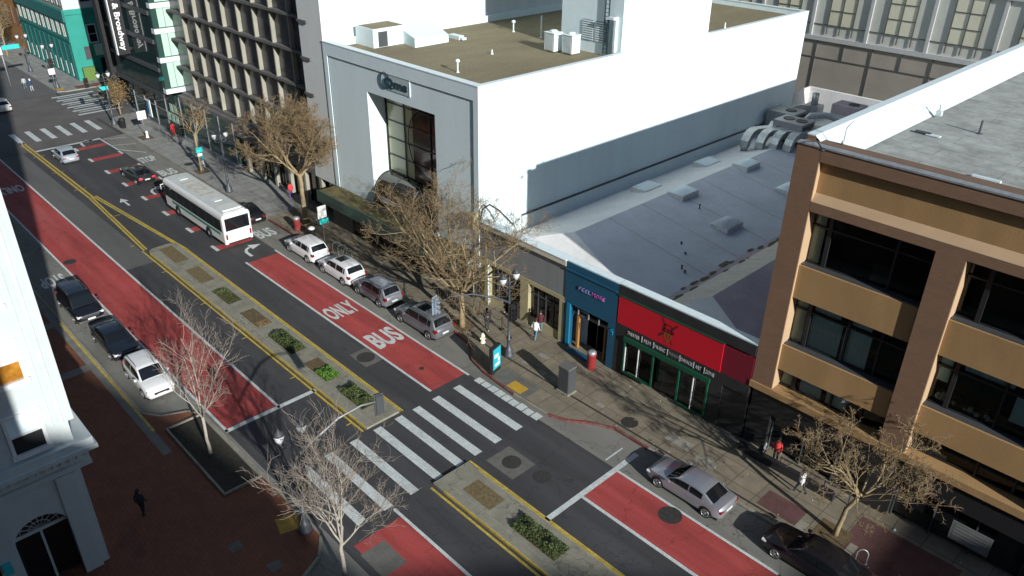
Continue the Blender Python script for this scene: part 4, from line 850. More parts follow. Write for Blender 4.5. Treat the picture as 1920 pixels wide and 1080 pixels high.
for bi, (x0, x1) in enumerate(bays):
    for z0, z1 in ((10.1, 11.95), (5.65, 7.2)):
        m = MB(); m.use('ochre').box(x0, x1, 35.17, 36.3, z0, z1).use('dark_grey').box(x0, x1, 35.3, 35.9, z1, z1+.05); rel(m, c).build('spandrel', parent=oo)
    for fi, (z0, z1, tr) in enumerate(((12.0, 14.82, 14.05), (7.25, 10.1, 9.35), (4.4, 5.65, 6.5))):
        wd = MB(); wd.use('clear').quad((x0, 35.8, z0), (x1, 35.8, z0), (x1, 35.8, z1), (x0, 35.8, z1)); wd = rel(wd, c).build('window', parent=oo)
        f = MB(); f.use('black_metal')
        xs = [x0+.85, x0+2.95, x0+4.6] if fi else [x0+.95, x0+4.2]
        for x in xs: f.box(x-.05 if x != xs[0] else x-.1, x+.05 if x != xs[0] else x+.1, 35.68, 35.82, z0, z1)
        if tr < z1: f.box(x0, x1, 35.69, 35.81, tr-.05, tr+.05)
        f.box(x0, x1, 35.7, 35.8, z0, z0+.05)
        rel(f, c).build('frame', parent=wd)
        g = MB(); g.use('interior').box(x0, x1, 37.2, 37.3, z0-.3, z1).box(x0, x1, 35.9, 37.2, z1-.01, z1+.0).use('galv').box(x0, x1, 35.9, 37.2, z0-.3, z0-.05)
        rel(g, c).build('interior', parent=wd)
        q = MB(); q.use('curtain_pale')
        if bi == 0: q.box(x0+.03, x0+.62, 35.9, 35.93, z0, z1-.05)
        q.use('curtain')
        if fi == 1 and bi == 0: q.box(x0+.95, x0+2.6, 35.92, 35.95, z0, tr-.1).box(x0+2.75, x0+4.1, 35.92, 35.95, z0, tr-.1).box(x0+1.0, x0+2.4, 35.92, 35.95, tr+.1, z1-.1).box(x0+3.0, x0+4.0, 35.92, 35.95, tr+.1, z1-.15)
        if fi == 0 and bi == 0: q.use('glass_teal').box(x0+3.2, x0+4.1, 35.92, 35.95, z0+.1, z0+1.1).use('curtain')
        if fi == 2 and bi == 0: q.box(x0+1.1, x0+2.3, 35.92, 35.95, z0, z1-.1).box(x0+2.6, x0+3.7, 35.92, 35.95, z0, z1-.1)
        if fi == 1 and bi == 1: q.box(x0+.1, x0+.6, 35.92, 35.95, z0+1.2, z1-.2).box(x0+1.1, x0+3.2, 35.92, 35.95, tr+.1, z1-.2).box(x0+3.4, x0+4.6, 35.92, 35.95, z0+.6, tr-.1)
        if fi == 2 and bi == 1: q.use('curtain_pale').box(x0+.6, x0+.75, 35.92, 35.95, z0, z1-.2).box(x0+.75, x0+1.6, 35.92, 35.95, z0, z0+.2)
        if bi > 1: q.box(x0+1.0, x0+2.3, 35.92, 35.95, z0, z1-.1)
        if q.v: rel(q, c).build('curtain', parent=wd)
m = MB(); m.rect(OX0+.4, OX1, 35.9, 77, 17.3+.004); rel(m, c).build('roof', 'roof_old', oo)
m = MB(); m.use('white_trim').add([(-16.2, 35.9, 18.3), (-16.2, 77, 18.3), (-14.9, 77, 17.33), (-14.9, 35.9, 17.33)], [(0, 3, 2, 1)]).box(-16.66, -16.2, 35.9, 77, 18.3, 18.36); rel(m, c).build('parapet_flashing', parent=oo)
m = MB(); m.use('black_metal').box(-16.5, OX1, 35.1, 35.7, 2.6, 3.95).use('black_wall').box(-16.58, -15.2, 35.1, 35.7, .1, 2.6).box(-9.5, -8.1, 35.1, 35.7, .1, 2.6); rel(m, c).build('shop_fascia', parent=oo)
for i, x in enumerate((-15.1, -13.2, -11.3, -8.0, -6.1, -4.2, -2.0, 0, 2)):
    m = MB(); m.use('glass_dark').box(x, x+1.75, 35.5, 35.55, .4, 2.6).use('dark_grey').box(x-.05, x, 35.4, 35.56, .15, 2.6); rel(m, c).build('shop_window', parent=oo)
m = MB(); m.use('letter_dim').box(-.9, .9, -.03, .03, -.55, .55).use('grey_metal')
for k in range(5): m.box(-.75, .75, -.04, -.03, .35-k*.2, .42-k*.2)
t = m.build('poster', loc=(-4.3, 35.0, 1.5)); tag(t, 'dim pale notice board on the dark shop front at lower right', 'poster')
rk = MB(); rnd = random.Random(3)
for i in range(34):
    x = rnd.uniform(-7.9, -5.2) if i > 8 else rnd.uniform(-7.95, -7.4); r = rnd.uniform(.06, .15)
    rk.use(['grid_cream', 'curtain_pale', 'galv'][i % 3]).lathe([(r*.5, -r*.7), (r, 0), (r*.7, r*.7), (r*.1, r*.9)], (x, 35.95+rnd.uniform(0, .25), 7.3+r+rnd.uniform(0, .25 if i < 9 else .05)), 7)
tag(rk.build('stone_heap'), 'row of pale stones and crystals on the window ledge behind the glass', 'stones')
# small things on the ochre building roof
m = MB(); m.tube([(0, 0, 0), (0, 0, .7), (.05, 0, .85), (.35, 0, 1.25)], .035, 6).lathe([(.12, 0), (.1, .12), (.02, .14)], n=10)
tag(m.build('roof_antenna', 'white_trim', loc=(-15.0, 36.3, 18.15)), 'thin white bent antenna on the front parapet corner', 'antenna')
m = MB(); m.lathe([(.2, 0), (.16, .02), (.06, .05), (.06, .7), (.02, .72)], n=8); tag(m.build('roof_pipe', 'dark_grey', loc=(-12.0, 45.9, 17.3)), 'short dark vent pipe standing on the old sheet roof', 'roof pipe')
m = MB(); m.box(-.6, .6, -.12, .12, 0, .1); tag(m.build('roof_plank', 'white_trim', loc=(-9.3, 38.8, 17.32)), 'pale plank lying on the roof near the front edge', 'plank')
m = MB(); m.box(-.15, .15, -.12, .12, 0, .25).lathe([(.05, .25), (.05, .5), (.1, .55), (.02, .6)], n=8); tag(m.build('roof_vent', 'white_trim', loc=(-14.6, 47.2, 17.45)), 'small white vent on the sloped white flashing', 'roof vent')
m = MB(); m.use('dark_grey').box(-.4, .4, -.15, .15, 0, .08).use('white_trim').box(.2, .9, -.2, .1, .0, .05); tag(m.build('roof_debris', loc=(-14.0, 43.6, 17.34)), 'dark scrap and torn pale sheet lying on the roof edge', 'debris')
# floodlight arm on the corner (casts the oval shade on the brick)
m = MB(); m.tube([(-16.1, 35.4, 18.2), (-15.7, 34.9, 18.45), (-15.0, 34.1, 18.4)], .03, 6).lathe([(.16, -.04), (.16, .04)], (-15.0, 34.1, 18.36), 12)
tag(m.build('flood_lamp', 'black_metal'), 'small round flood lamp on a bent arm at the brick corner', 'lamp')
# ================================================================== GREY PANELLED BLOCK BEHIND
gb = thing('panelled_building', 'large grey panelled building with a grid of pale ribs behind the roofs', 'building', (-30, 92, 0)); c = (-30, 92, 0)
m = MB(); m.use('grid_grey').box(-78, 60, 92, 130, 11.7, 40).use('grid_lower').box(-78, 60, 92, 130, .1, 11.2); rel(m, c).build('wall', parent=gb)
m = MB(); m.use('grid_rib').box(-78, 60, 91.75, 92, 11.2, 11.7).box(-78, 60, 91.7, 92, 17.9, 18.3); rel(m, c).build('rib', parent=gb)
for i in range(-5, 12):
    x = -38.1+i*6.6
    m = MB(); m.use('grid_rib').box(x-.18, x+.18, 91.8, 91.997, 11.7, 30); rel(m, c).build('rib', parent=gb)
    w_ = MB(); w_.use('grid_cream').box(x+1.9, x+4.9, 91.93, 91.997, 13.0, 17.9).box(x+1.9, x+4.9, 91.93, 91.997, 18.4, 24); w_ = rel(w_, c).build('window', parent=gb)
    m = MB(); m.use('grid_line')
    for xx in (1.9, 3.4, 4.9): m.box(x+xx-.06, x+xx+.06, 91.86, 91.93, 12.0, 24)
    for z in (13.0, 14.6, 16.2): m.box(x+1.9, x+4.9, 91.87, 91.93, z-.05, z+.05)
    m.box(x+.2, x+6.4, 91.9, 91.99, 12.95, 13.03)
    rel(m, c).build('mullion', parent=w_)
    m = MB(); m.use('grid_line').box(x+1.0, x+1.08, 91.9, 91.997, 4, 11.2).box(x+4.3, x+4.38, 91.9, 91.997, 9.3, 11.2).box(x-.18, x+6.4, 91.9, 91.99, 9.22, 9.3); rel(m, c).build('joint', parent=gb)
# ================================================================== ROOFTOP PLANT ON THE LOW ROOF
def duct(pts, wd, h, m_='galv'):
    mb = MB(); mb.use(m_); P_ = [Vector(p) for p in pts]
    vs = []
    for i, p in enumerate(P_):
        t = (P_[min(i+1, len(P_)-1)]-P_[max(i-1, 0)]).normalized(); s = t.cross(Vector((0, 0, 1)))
        s = s.normalized() if s.length > .1 else Vector((1, 0, 0)); u = s.cross(t)
        vs += [p-s*wd/2-u*h/2, p+s*wd/2-u*h/2, p+s*wd/2+u*h/2, p-s*wd/2+u*h/2]
    n = len(P_); fs = [(i*4+j, i*4+(j+1) % 4, i*4+4+(j+1) % 4, i*4+4+j) for i in range(n-1) for j in range(4)]+[(0, 3, 2, 1), (4*n-4, 4*n-3, 4*n-2, 4*n-1)]
    return mb.add(vs, fs)
G_ = 'ducts and units of the rooftop plant'
for i, (x, y, a, b, h, lab, mm) in enumerate(((-37.4, 75.0, 3.0, 2.6, 2.3, 'large grey rooftop unit with a round fan, left of the ducts', 'grey_metal'), (-34.3, 70.6, 3.0, 2.4, 2.0, 'grey rooftop unit with two round fans beside the brick corner', 'grey_metal'), (-33.6, 80.8, 2.8, 2.2, 1.7, 'dark maroon rooftop unit near the back parapet', 'bin_red'))):
    t = thing('rooftop_unit', lab, 'ventilation unit', (x, y, roofz(x)-.05), group=G_)
    mb = MB(); mb.use(mm if mm != 'bin_red' else 'roof_mauve').box(-a/2, a/2, -b/2, b/2, .3, h).use('dark_grey').box(-a/2+.1, a/2-.1, -b/2+.1, b/2-.1, 0, .3).box(a/2, a/2+.03, -b/2+.2, b/2-.2, .6, h-.2)
    mb.build('housing', parent=t, bevel=.03)
    for k in range(2 if i == 1 else 1): MB().use('black_metal').lathe([(.55, h), (.55, h+.06), (.45, h+.03), (.05, h+.02)], (-.6+k*1.3 if i == 1 else .4, .1, 0), 16).build('fan', parent=t)
dl = ['leftmost curved silver duct bending down to the pale roof', 'second curved silver duct from the left on the pale roof', 'third curved silver duct from the left on the pale roof', 'rightmost curved silver duct beside the brick corner']
for i, x in enumerate((-36.2, -35.0, -33.9, -32.8)):
    y = 66.0+i*.6; z = 6.7
    pts = [(x, y+4.6, z+.5), (x+.6, y+2.9, z+.5), (x-.2, y+1.3, z+.5)]+[(x-.2, y+1.0-1.2*math.sin(a), z-.7+1.2*math.cos(a)) for a in (0, .4, .8, 1.2, 1.57)]+[(x-.2, y-.3, z-1.9)]
    tag(duct(pts, .8, .5).build('silver_duct'), dl[i], 'duct', G_)
t = thing('roof_hood', 'stubby silver exhaust hood on legs behind the ducts', 'exhaust hood', (-37.3, 80.6, 5.2), group=G_)
m = MB(); m.use('galv').box(-.8, .8, -.7, .7, .6, 1.8).lathe([(.35, 1.8), (.35, 3.0)], n=12).box(-.7, -.6, -.6, -.5, 0, .6).box(.6, .7, -.6, -.5, 0, .6); m.build('housing', parent=t)
tag(duct([(-38.2, 76.6, 7.0), (-38.0, 78.6, 7.0), (-37.6, 80.0, 6.7)], .5, .5).build('silver_duct'), 'thin straight silver duct running to the exhaust hood', 'duct', G_)
m = MB(); m.tube([(-35.6, 75.4, 5.6), (-35.6, 75.4, 6.7), (-35.3, 76.0, 7.1), (-34.2, 77.0, 7.2), (-32.6, 77.4, 7.1), (-31.0, 77.2, 7.0)], .34, 10); tag(m.build('silver_duct', 'galv'), 'round silver pipe duct arching along the roof edge', 'duct', G_)
# bent black light arm on the grey shop
m = MB(); m.tube([(-39.3, 34.9, 6.4), (-39.0, 34.9, 7.6), (-38.6, 35.2, 8.0), (-38.0, 35.6, 7.6), (-37.2, 36.2, 6.6)], .07, 6); tag(m.build('cable_loop', 'black_metal'), 'thick black cable loop bent over the cream coping by the white wall', 'cable')
m = MB(); m.box(-.55, .0, -.6, -.05, -.6, .6); tag(m.build('wall_box', 'beige_col', loc=(-39.5, 35.0, 6.5), bevel=.05), 'rusty brown box on the white wall corner beside the cable loop', 'box')
# ================================================================== TREES
def bare_tree(name, label, x, y, h, fork, spread, trunk_r, bark, twig, seed, z=SW, limbs=7, up=0.5, lean=(0, 0), subs=6, depth=4, group='bare street trees', droop=0.0, twigr=.012, fan=1.0, tl=1.0):
    rnd = random.Random(seed); t = thing(name, label, 'tree', (x, y, z), group=group)
    tr = MB(); top = Vector((lean[0], lean[1], fork)); pts = []
    for i in range(6):
        f = i/5; pts.append(Vector((top.x*f*f+rnd.uniform(-.05, .05)*(0 < i), top.y*f*f+rnd.uniform(-.05, .05)*(0 < i), fork*f)))
    tr.tube(pts, [trunk_r*1.35, trunk_r*1.05, trunk_r, trunk_r*.95, trunk_r*.9, trunk_r*.85], 9)
    tr.build('trunk', bark, t)
    cr = MB(); cr.use(bark); L0 = h-fork
    def grow(p, d, L, r, lv):
        n = 5 if lv < 2 else 4; pts = [p]; q = Vector(p); d = d.normalized(); dirs = [d]
        for i in range(n):
            bend = Vector((rnd.gauss(0, 1), rnd.gauss(0, 1), rnd.gauss(0, .7)))*(.16+.06*lv)
            d = (d+bend+Vector((0, 0, up*.22-droop*lv*.05))).normalized(); q = q+d*(L/n); pts.append(Vector(q)); dirs.append(d)
        rads = [max(r*(1-.72*i/n), twigr*.6) for i in range(n+1)]
        cr.use(bark if lv < 2 else twig); cr.tube(pts, rads, 6 if lv == 0 else (4 if lv == 1 else 3), cap=False)
        if lv >= depth: return
        k = subs if lv < depth-1 else subs-1
        for j in range(k):
            f = .25+.75*(j+rnd.random()*.8)/k; fi = min(f*n, n-.01); i = int(fi)
            b = pts[i].lerp(pts[i+1], fi-i); dd = dirs[i+1]
            side = dd.orthogonal().normalized(); side.rotate(Matrix.Rotation(rnd.uniform(0, 6.283), 3, dd))
            ang = rnd.uniform(.45, 1.05)*fan; nd = dd*math.cos(ang)+side*math.sin(ang)
            grow(b, nd, L*tl*rnd.uniform(.38, .62)*(1.15-.4*f), max(rads[i]*.62, twigr), lv+1)
    for i in range(limbs):
        a = 6.283*(i+rnd.uniform(-.25, .25))/limbs; s = spread*rnd.uniform(.6, 1.05)
        d = Vector((math.cos(a)*s, math.sin(a)*s, L0*rnd.uniform(.55, 1.0)))
        b = pts[-1]-Vector((0, 0, rnd.uniform(0, fork*.12))); grow(b, d, d.length*.85, trunk_r*.55, 0)
    cr.build('crown', parent=t); return t
bare_tree('street_tree', 'tall bare tan tree before the hotel, trunk beside the white road sign', -60.2, 32.3, 10.3, 4.9, 4.5, .22, 'bark_tan', 'twig_tan', 11, limbs=9, subs=6, twigr=.014, fan=.85, tl=1.12)
bare_tree('street_tree', 'wide bare tan tree over the grey parked car, in front of the white block', -37.15, 31.2, 9.9, 2.6, 5.3, .20, 'bark_tan', 'twig_tan', 29, limbs=10, subs=5, up=.35, twigr=.011, fan=.85, tl=1.12)
bare_tree('street_tree', 'bare tree with crooked limbs before the ochre office building', -9.3, 31.95, 7.1, 3.0, 3.3, .12, 'bark_tan', 'twig_tan', 5, limbs=9, subs=5, up=.10, lean=(.55, .25), twigr=.011)
bare_tree('small_tree', 'slim pale-barked bare tree rising from the kerbed planter', -36.4, 11.9, 8.3, 2.6, 2.3, .09, 'bark_pale', 'twig_pale', 8, limbs=5, subs=6, depth=3, up=.5, twigr=.009, fan=.65, tl=1.1)
bare_tree('small_tree', 'pale-barked bare tree spreading over the zebra crossing', -23.9, 12.6, 7.8, 2.2, 1.9, .10, 'bark_pale', 'twig_pale', 47, limbs=7, subs=6, depth=3, up=.55, twigr=.010, fan=.62, tl=1.15)
bare_tree('street_tree', 'slim bare tree with a small teal sign on the grey pavement before the glass podium', -79.3, 31.3, 8.0, 4.2, 2.2, .14, 'bark_tan', 'twig_tan', 17, limbs=5, subs=5, depth=3, twigr=.016)
t = bare_tree('small_tree', 'short brown-leaved tree beside the black corner of the glass tower', -105.6, 32.8, 4.6, 1.4, 1.7, .09, 'bark_tan', 'twig_tan', 23, limbs=7, subs=5, depth=3, twigr=.012)
rnd = random.Random(9); m = MB(); m.use('leaf_dry')
for i in range(1500):
    p = Vector((rnd.gauss(0, .75), rnd.gauss(0, .75), 2.9+rnd.gauss(0, .8))); s = rnd.uniform(.05, .1); d1 = Vector((rnd.uniform(-1, 1), rnd.uniform(-1, 1), rnd.uniform(-1, 1)))*s; d2 = d1.orthogonal().normalized()*s*.7
    m.quad(p-d1, p-d2, p+d1, p+d2)
m.build('foliage', parent=t)
bare_tree('street_tree', 'bare tree at the kerb far up the street by the stone building', -150, 31.5, 8.5, 3.5, 3, .15, 'bark_tan', 'twig_tan', 31, depth=3, twigr=.03)
bare_tree('street_tree', 'bushy bare tree at the top left in front of the beige stone building', -176, 31.5, 10, 3, 4, .18, 'bark_tan', 'twig_tan', 32, depth=3, twigr=.045)
# ================================================================== CARS
def patch3(mb, corners, off=.012):
    a, b, c_, d = [Vector(v) for v in corners]; n = (b-a).cross(d-a).normalized()*off
    mb.add([a+n, b+n, c_+n, d+n], [(0, 1, 2, 3)])
def make_car(name, label, cat, x, y, heading, pm, kind='suv', L=4.6, W_=1.84, H=1.66, group=None, brakes=False, z=0.0, sunroof=False, rails=False, face='plain'):
    t = thing(name, label, cat, (x, y, z), heading, group)
    h = L/2; w = W_/2
    if kind == 'sedan': belt, hood, deck = .93, .88, .98; cab = (h-1.25, h-2.05, -h+1.15, -h+.42)     # windscreen base, roof front, roof rear, rear glass base
    elif kind == 'hatch': belt, hood, deck = .95, .92, 1.0; cab = (h-1.0, h-1.7, -h+.75, -h+.2)
    else: belt, hood, deck = 1.02, 1.0, 1.05; cab = (h-1.15, h-1.85, -h+.62, -h+.14)
    sb = .2
    # lower body stations: x, half width, bottom z, top z
    tail = h-.02
    st = [(h, w*.70, .36, hood*.70), (h-.10, w*.86, .24, hood*.84), (h-.38, w*.955, sb, hood*.93), (cab[0]+.1, w, sb, hood), (cab[1], w, sb, belt), (0, w, sb, belt), (cab[2], w, sb, deck-.02), (-h+.55, w*.985, sb, deck), (-h+.12, w*.92, .26, deck-.03), (-h, w*.80, .38, deck-.16)]
    vs = []; ring = 11
    for (sx, hw, zb, zt) in st:
        sec = [(-hw*.86, zb), (-hw*.99, zb+.12), (-hw, (zb+zt)/2), (-hw*.975, zt-.10), (-hw*.90, zt-.01), (0, zt+.03)]
        sec = sec+[(-a, b) for a, b in sec[-2::-1]]
        vs += [(sx, a, b) for a, b in sec]
    n = len(st); fs = [(i*ring+j, i*ring+(j+1) % ring, (i+1)*ring+(j+1) % ring, (i+1)*ring+j) for i in range(n-1) for j in range(ring)]
    fs += [tuple(range(ring-1, -1, -1)), tuple(range((n-1)*ring, n*ring))]
    fs = [tuple(reversed(f)) for f in fs]
    b = MB(); b.use(pm).add(vs, fs, True)
    xf0, xf1, xr1, xr0 = cab; mx = (xf1+xr1)/2; zb = belt-.05; zr = H-.03
    keys = [(xf0+.02, zb-.01), (xf1+.18, zr-.12), (xf1-.1, zr-.03), (mx+.1, zr), ((mx+xr1)/2, zr-.02), (xr1, zr-.09), (xr0, deck-.06)] if kind != 'suv' else [(xf0+.02, zb-.01), (xf1+.15, zr-.12), (xf1-.12, zr-.03), (mx+.2, zr), ((mx+xr1)/2, zr-.015), (xr1, zr-.06), (xr1-.12, zr-.13), (xr0, deck-.06)]
    def zroof(xx):
        for (a_, za), (b_, zb2) in zip(keys, keys[1:]):
            if b_ <= xx <= a_: return za+(zb2-za)*(a_-xx)/(a_-b_)
        return zb
    def S(xx, v, off=0.0):
        z_ = (zroof(xx-.05)+2*zroof(xx)+zroof(min(xx+.05, xf0)))/4; T = max(0, (z_-zb)/(zr-zb)); q = (xx-mx)/((xf0-xr0)/2)
        wq = w*.93*(1-.10*abs(q)**4); av = abs(v); s_ = 1 if v >= 0 else -1
        edge = wq*(1-.21*T)
        if av > .5:
            f_ = (1-av)/.5; y_ = wq+(edge-wq)*f_+.025*math.sin(math.pi*f_)*T; zz = zb+f_*max(0, z_-zb-.045)
            return Vector((xx, s_*(y_+off), zz+off*.3))
        g_ = av/.5; n_ = Vector((.0, 0, 1)); dz = zroof(min(xx+.06, xf0))-zroof(xx-.06); n_ = Vector((-dz, 0, .12)).normalized()
        return Vector((xx, s_*edge*g_, z_-.045*g_**3))+n_*off
    NU, NV = 30, 13; vs = []
    for i in range(NU+1):
        xx = xf0+(xr0-xf0)*i/NU
        for j in range(NV): vs.append(S(xx, -1+2*j/(NV-1)))
    b.add(vs, [(i*NV+j, i*NV+j+1, (i+1)*NV+j+1, (i+1)*NV+j) for i in range(NU) for j in range(NV-1)], True)
    def glassp(nm, u0, u1, v0, v1, nu=6, nv=6, slant=0.0, off=.012):
        mb = MB(); mb.use('car_glass'); vv = []
        for i in range(nu+1):
            for j in range(nv+1):
                v_ = v0+(v1-v0)*j/nv; xx = u0+(u1-u0)*i/nu
                xx += slant*(1-abs(v_))/.5*(1 if i == nu else 0)
                vv.append(S(xx, v_, off))
        mb.add(vv, [(i*(nv+1)+j, i*(nv+1)+j+1, (i+1)*(nv+1)+j+1, (i+1)*(nv+1)+j) for i in range(nu) for j in range(nv)], True); return mb.build(nm, parent=t)
    bo = b.build('body', parent=t, bevel=.035)
    # black sill and wheel arches
    wx = (h-.86, -h+.84); wr = .35 if kind == 'suv' else .325
    m = MB(); m.use('black_metal').box(-h+.2, h-.25, -w*.9, w*.9, .16, .24)
    for s in (-1, 1):
        for a in wx:
            ar = [(a+(wr+.075)*math.cos(q), s*(w+.004), max(.2, wr+(wr+.075)*math.sin(q))) for q in [math.pi*k/10 for k in range(11)]]
            ar = ar if s < 0 else ar[::-1]
            m.add(ar, [tuple(range(10, -1, -1))])
    m.build('sill', parent=t)
    glassp('windscreen', xf0-.06, xf1+.08, -.46, .46)
    glassp('rear_window', xr1-(.02 if kind != 'suv' else .10), xr0+(.10 if kind == 'suv' else .12), -.44, .44)
    for s in (-1, 1):
        segs = [(xf0-.30, mx+.12), (mx+.03, xr1+.05)] if kind != 'suv' else [(xf0-.28, mx+.16), (mx+.07, mx-.82), (mx-.90, xr1+.02)]
        for a_, b_ in segs: glassp('side_window', a_, b_, s*.93, s*.58, 6, 3)
        MB().use(pm).box(xf0-.42, xf0-.22, s*(w+.02) if s > 0 else s*(w+.16), s*(w+.16) if s > 0 else s*(w+.02), belt+.0, belt+.13).build('mirror', parent=t, bevel=.02)
        m = MB(); m.use('lamp_clear').box(h-.36, h-.05, min(s*w*.62, s*w*.92), max(s*w*.62, s*w*.92), hood*.66, hood*.80); m.build('headlight', parent=t, bevel=.02)
        m = MB(); m.use('brake_red' if brakes else 'lamp_red')
        if kind == 'suv': m.box(-h-.01, -h+.28, min(s*w*.72, s*w*.95), max(s*w*.72, s*w*.95), deck-.26, deck-.06)
        else: m.box(-h-.012, -h+.22, min(s*w*.55, s*w*.90), max(s*w*.55, s*w*.90), deck-.3, deck-.16)
        m.build('taillight', parent=t, bevel=.02)
        for a in wx:
            ty = MB(); ty.use('tyre').lathe([(wr*.62, -.11), (wr*.96, -.11), (wr, -.07), (wr, .07), (wr*.96, .11), (wr*.62, .11)], (0, 0, 0), 20, axis='y')
            wh = ty.build('wheel', parent=t, loc=(a, s*(w-.10), wr))
            r_ = MB(); r_.use('rim' if pm != 'p_white' else 'galv')
            r_.lathe([(.05, s*.105), (.05, s*.118)], (0, 0, 0), 10, axis='y')
            for q in range(5):
                an = q*1.2566; ux, uz = math.cos(an), math.sin(an)
                r_.add([(ux*.04-uz*.035, s*.112, uz*.04+ux*.035), (ux*.04+uz*.035, s*.112, uz*.04-ux*.035), (ux*wr*.66+uz*.05, s*.114, uz*wr*.66-ux*.05), (ux*wr*.66-uz*.05, s*.114, uz*wr*.66+ux*.05)], [(0, 1, 2, 3)])
            pr = [(wr*.66*math.cos(q*.35), s*.112, wr*.66*math.sin(q*.35)) for q in range(19)]; r_.tube(pr, .022, 4, cap=False)
            r_.build('rim', parent=wh)
    m = MB(); m.use('plate').box(-h-.02, -h+.02, -.26, .26, .55, .68) ; m.build('number_plate', parent=t)
    m = MB(); m.use('plate').box(h-.01, h+.02, -.26, .26, .42, .54); m.build('number_plate', parent=t)
    m = MB(); m.use('black_metal').box(h-.13, h+.006, -w*.5, w*.5, .5, .66); m.build('grille', parent=t)
    if face == 'chrome':
        m = MB(); m.use('chrome').box(h-.1, h+.02, -w*.6, w*.6, .62, .8).box(h-.3, h+.05, -w*.9, w*.9, .32, .42); m.build('chrome_front', parent=t, bevel=.02)
    if rails:
        for s in (-1, 1): MB().use('dark_grey').tube([(xf1-.25, s*w*.68, zr-.06), (xf1-.4, s*w*.68, zr+.03), (xr1+.3, s*w*.68, zr+.03), (xr1+.15, s*w*.68, zr-.06)], .025, 5).build('roof_rail', parent=t)
    if sunroof:
        m = MB(); m.use('car_glass').box(mx-.05, mx+.75, -.42, .42, zr-.06, zr+.012); m.build('sunroof', parent=t)
    return t
PI = math.pi; GR = 'cars parked along the right kerb'; GL = 'cars parked along the left kerb'
make_car('parked_car', 'white parked SUV nearest the bike racks, first behind the white road sign', 'car', -55.0, 29.35, PI, 'p_white', 'suv', 4.6, group=GR)
make_car('parked_car', 'white parked SUV with dark sunroof, between the other white SUV and the silver one', 'car', -49.75, 29.35, PI, 'p_white', 'suv', 4.6, group=GR, sunroof=True)
make_car('parked_car', 'older silver SUV with upright red tail lamps parked beside the ONLY lettering', 'car', -45.0, 29.4, PI, 'p_silverblue', 'suv', 4.5, 1.8, 1.68, group=GR, rails=True)
make_car('parked_car', 'grey SUV with roof rails parked last before the fire hydrant', 'car', -39.2, 29.35, PI, 'p_grey', 'suv', 4.9, 1.92, 1.72, group=GR, rails=True, sunroof=True)
make_car('parked_car', 'silver sedan parked beside the near red lane', 'car', -16.1, 29.15, PI, 'p_silver', 'sedan', 4.75, 1.82, 1.43, group=GR)
make_car('parked_car', 'black car parked at the bottom edge behind the silver sedan', 'car', -9.1, 29.35, PI, 'p_black', 'sedan', 4.9, 1.86, 1.45, group=GR)
make_car('parked_car', 'black car almost hidden behind the white bus', 'car', -65.4, 29.2, PI, 'p_black', 'sedan', 4.6, 1.8, 1.45, group=GR)
make_car('moving_car', 'dark sedan with lit red brake lamps just ahead of the bus', 'car', -82.0, 25.75, PI+.04, 'p_dark', 'sedan', 4.7, 1.8, 1.42, brakes=True)
make_car('moving_car', 'pale grey hatchback driving in the middle lane towards the far crossing', 'car', -93.0, 22.25, PI, 'p_hatch', 'hatch', 4.1, 1.76, 1.52, brakes=False)
make_car('moving_car', 'small white car at the far left edge in the intersection', 'car', -118.3, 22.4, PI, 'p_white', 'hatch', 4.3, 1.78, 1.5)
make_car('moving_car', 'black car far up the street at the left edge', 'car', -139.5, 22.8, PI, 'p_black', 'sedan', 4.5, 1.8, 1.5)
make_car('parked_car', 'black SUV with chrome grille parked furthest back at the left kerb', 'car', -58.0, 12.15, 0, 'p_black', 'suv', 4.9, 1.95, 1.85, group=GL, face='chrome', rails=True)
make_car('parked_car', 'dark blue sedan parked between the black and the white SUV', 'car', -51.4, 12.25, 0, 'p_navy', 'sedan', 4.7, 1.84, 1.45, group=GL)
make_car('parked_car', 'white SUV with black roof rails parked in front at the left kerb', 'car', -45.6, 12.2, -.03, 'p_white', 'suv', 4.5, 1.84, 1.68, group=GL, rails=True)
# ================================================================== BUS
t = thing('city_bus', 'white city bus with teal side stripe and black windows, waiting in the right lane', 'bus', (-66.5, 26.05, 0), PI)
L, w, H = 12.0, 1.28, 3.05
sec = [(-w, .35), (-w, 2.75), (-w+.08, 2.95), (-w+.3, H), (0, H+.06), (w-.3, H), (w-.08, 2.95), (w, 2.75), (w, .35)]
vs = []; xs = [(L/2, .94), (L/2-.12, 1), (0, 1), (-L/2+.1, 1), (-L/2, .96)]
for xx, k in xs: vs += [(xx, a*k, .35+(b-.35)*(1-(1-k)*.5)) for a, b in sec]
n = len(sec); fs = [(i*n+j, (i+1)*n+j, (i+1)*n+(j+1) % n, i*n+(j+1) % n) for i in range(4) for j in range(n)]+[tuple(range(n)), tuple(range(5*n-1, 4*n-1, -1))]
m = MB(); m.use('bus_white').add(vs, fs); m.build('body', parent=t, bevel=.03)
MB().use('bus_roof').box(-L/2+.25, L/2-.3, -w+.32, w-.32, H+.0, H+.085).build('roof', parent=t, bevel=.02)
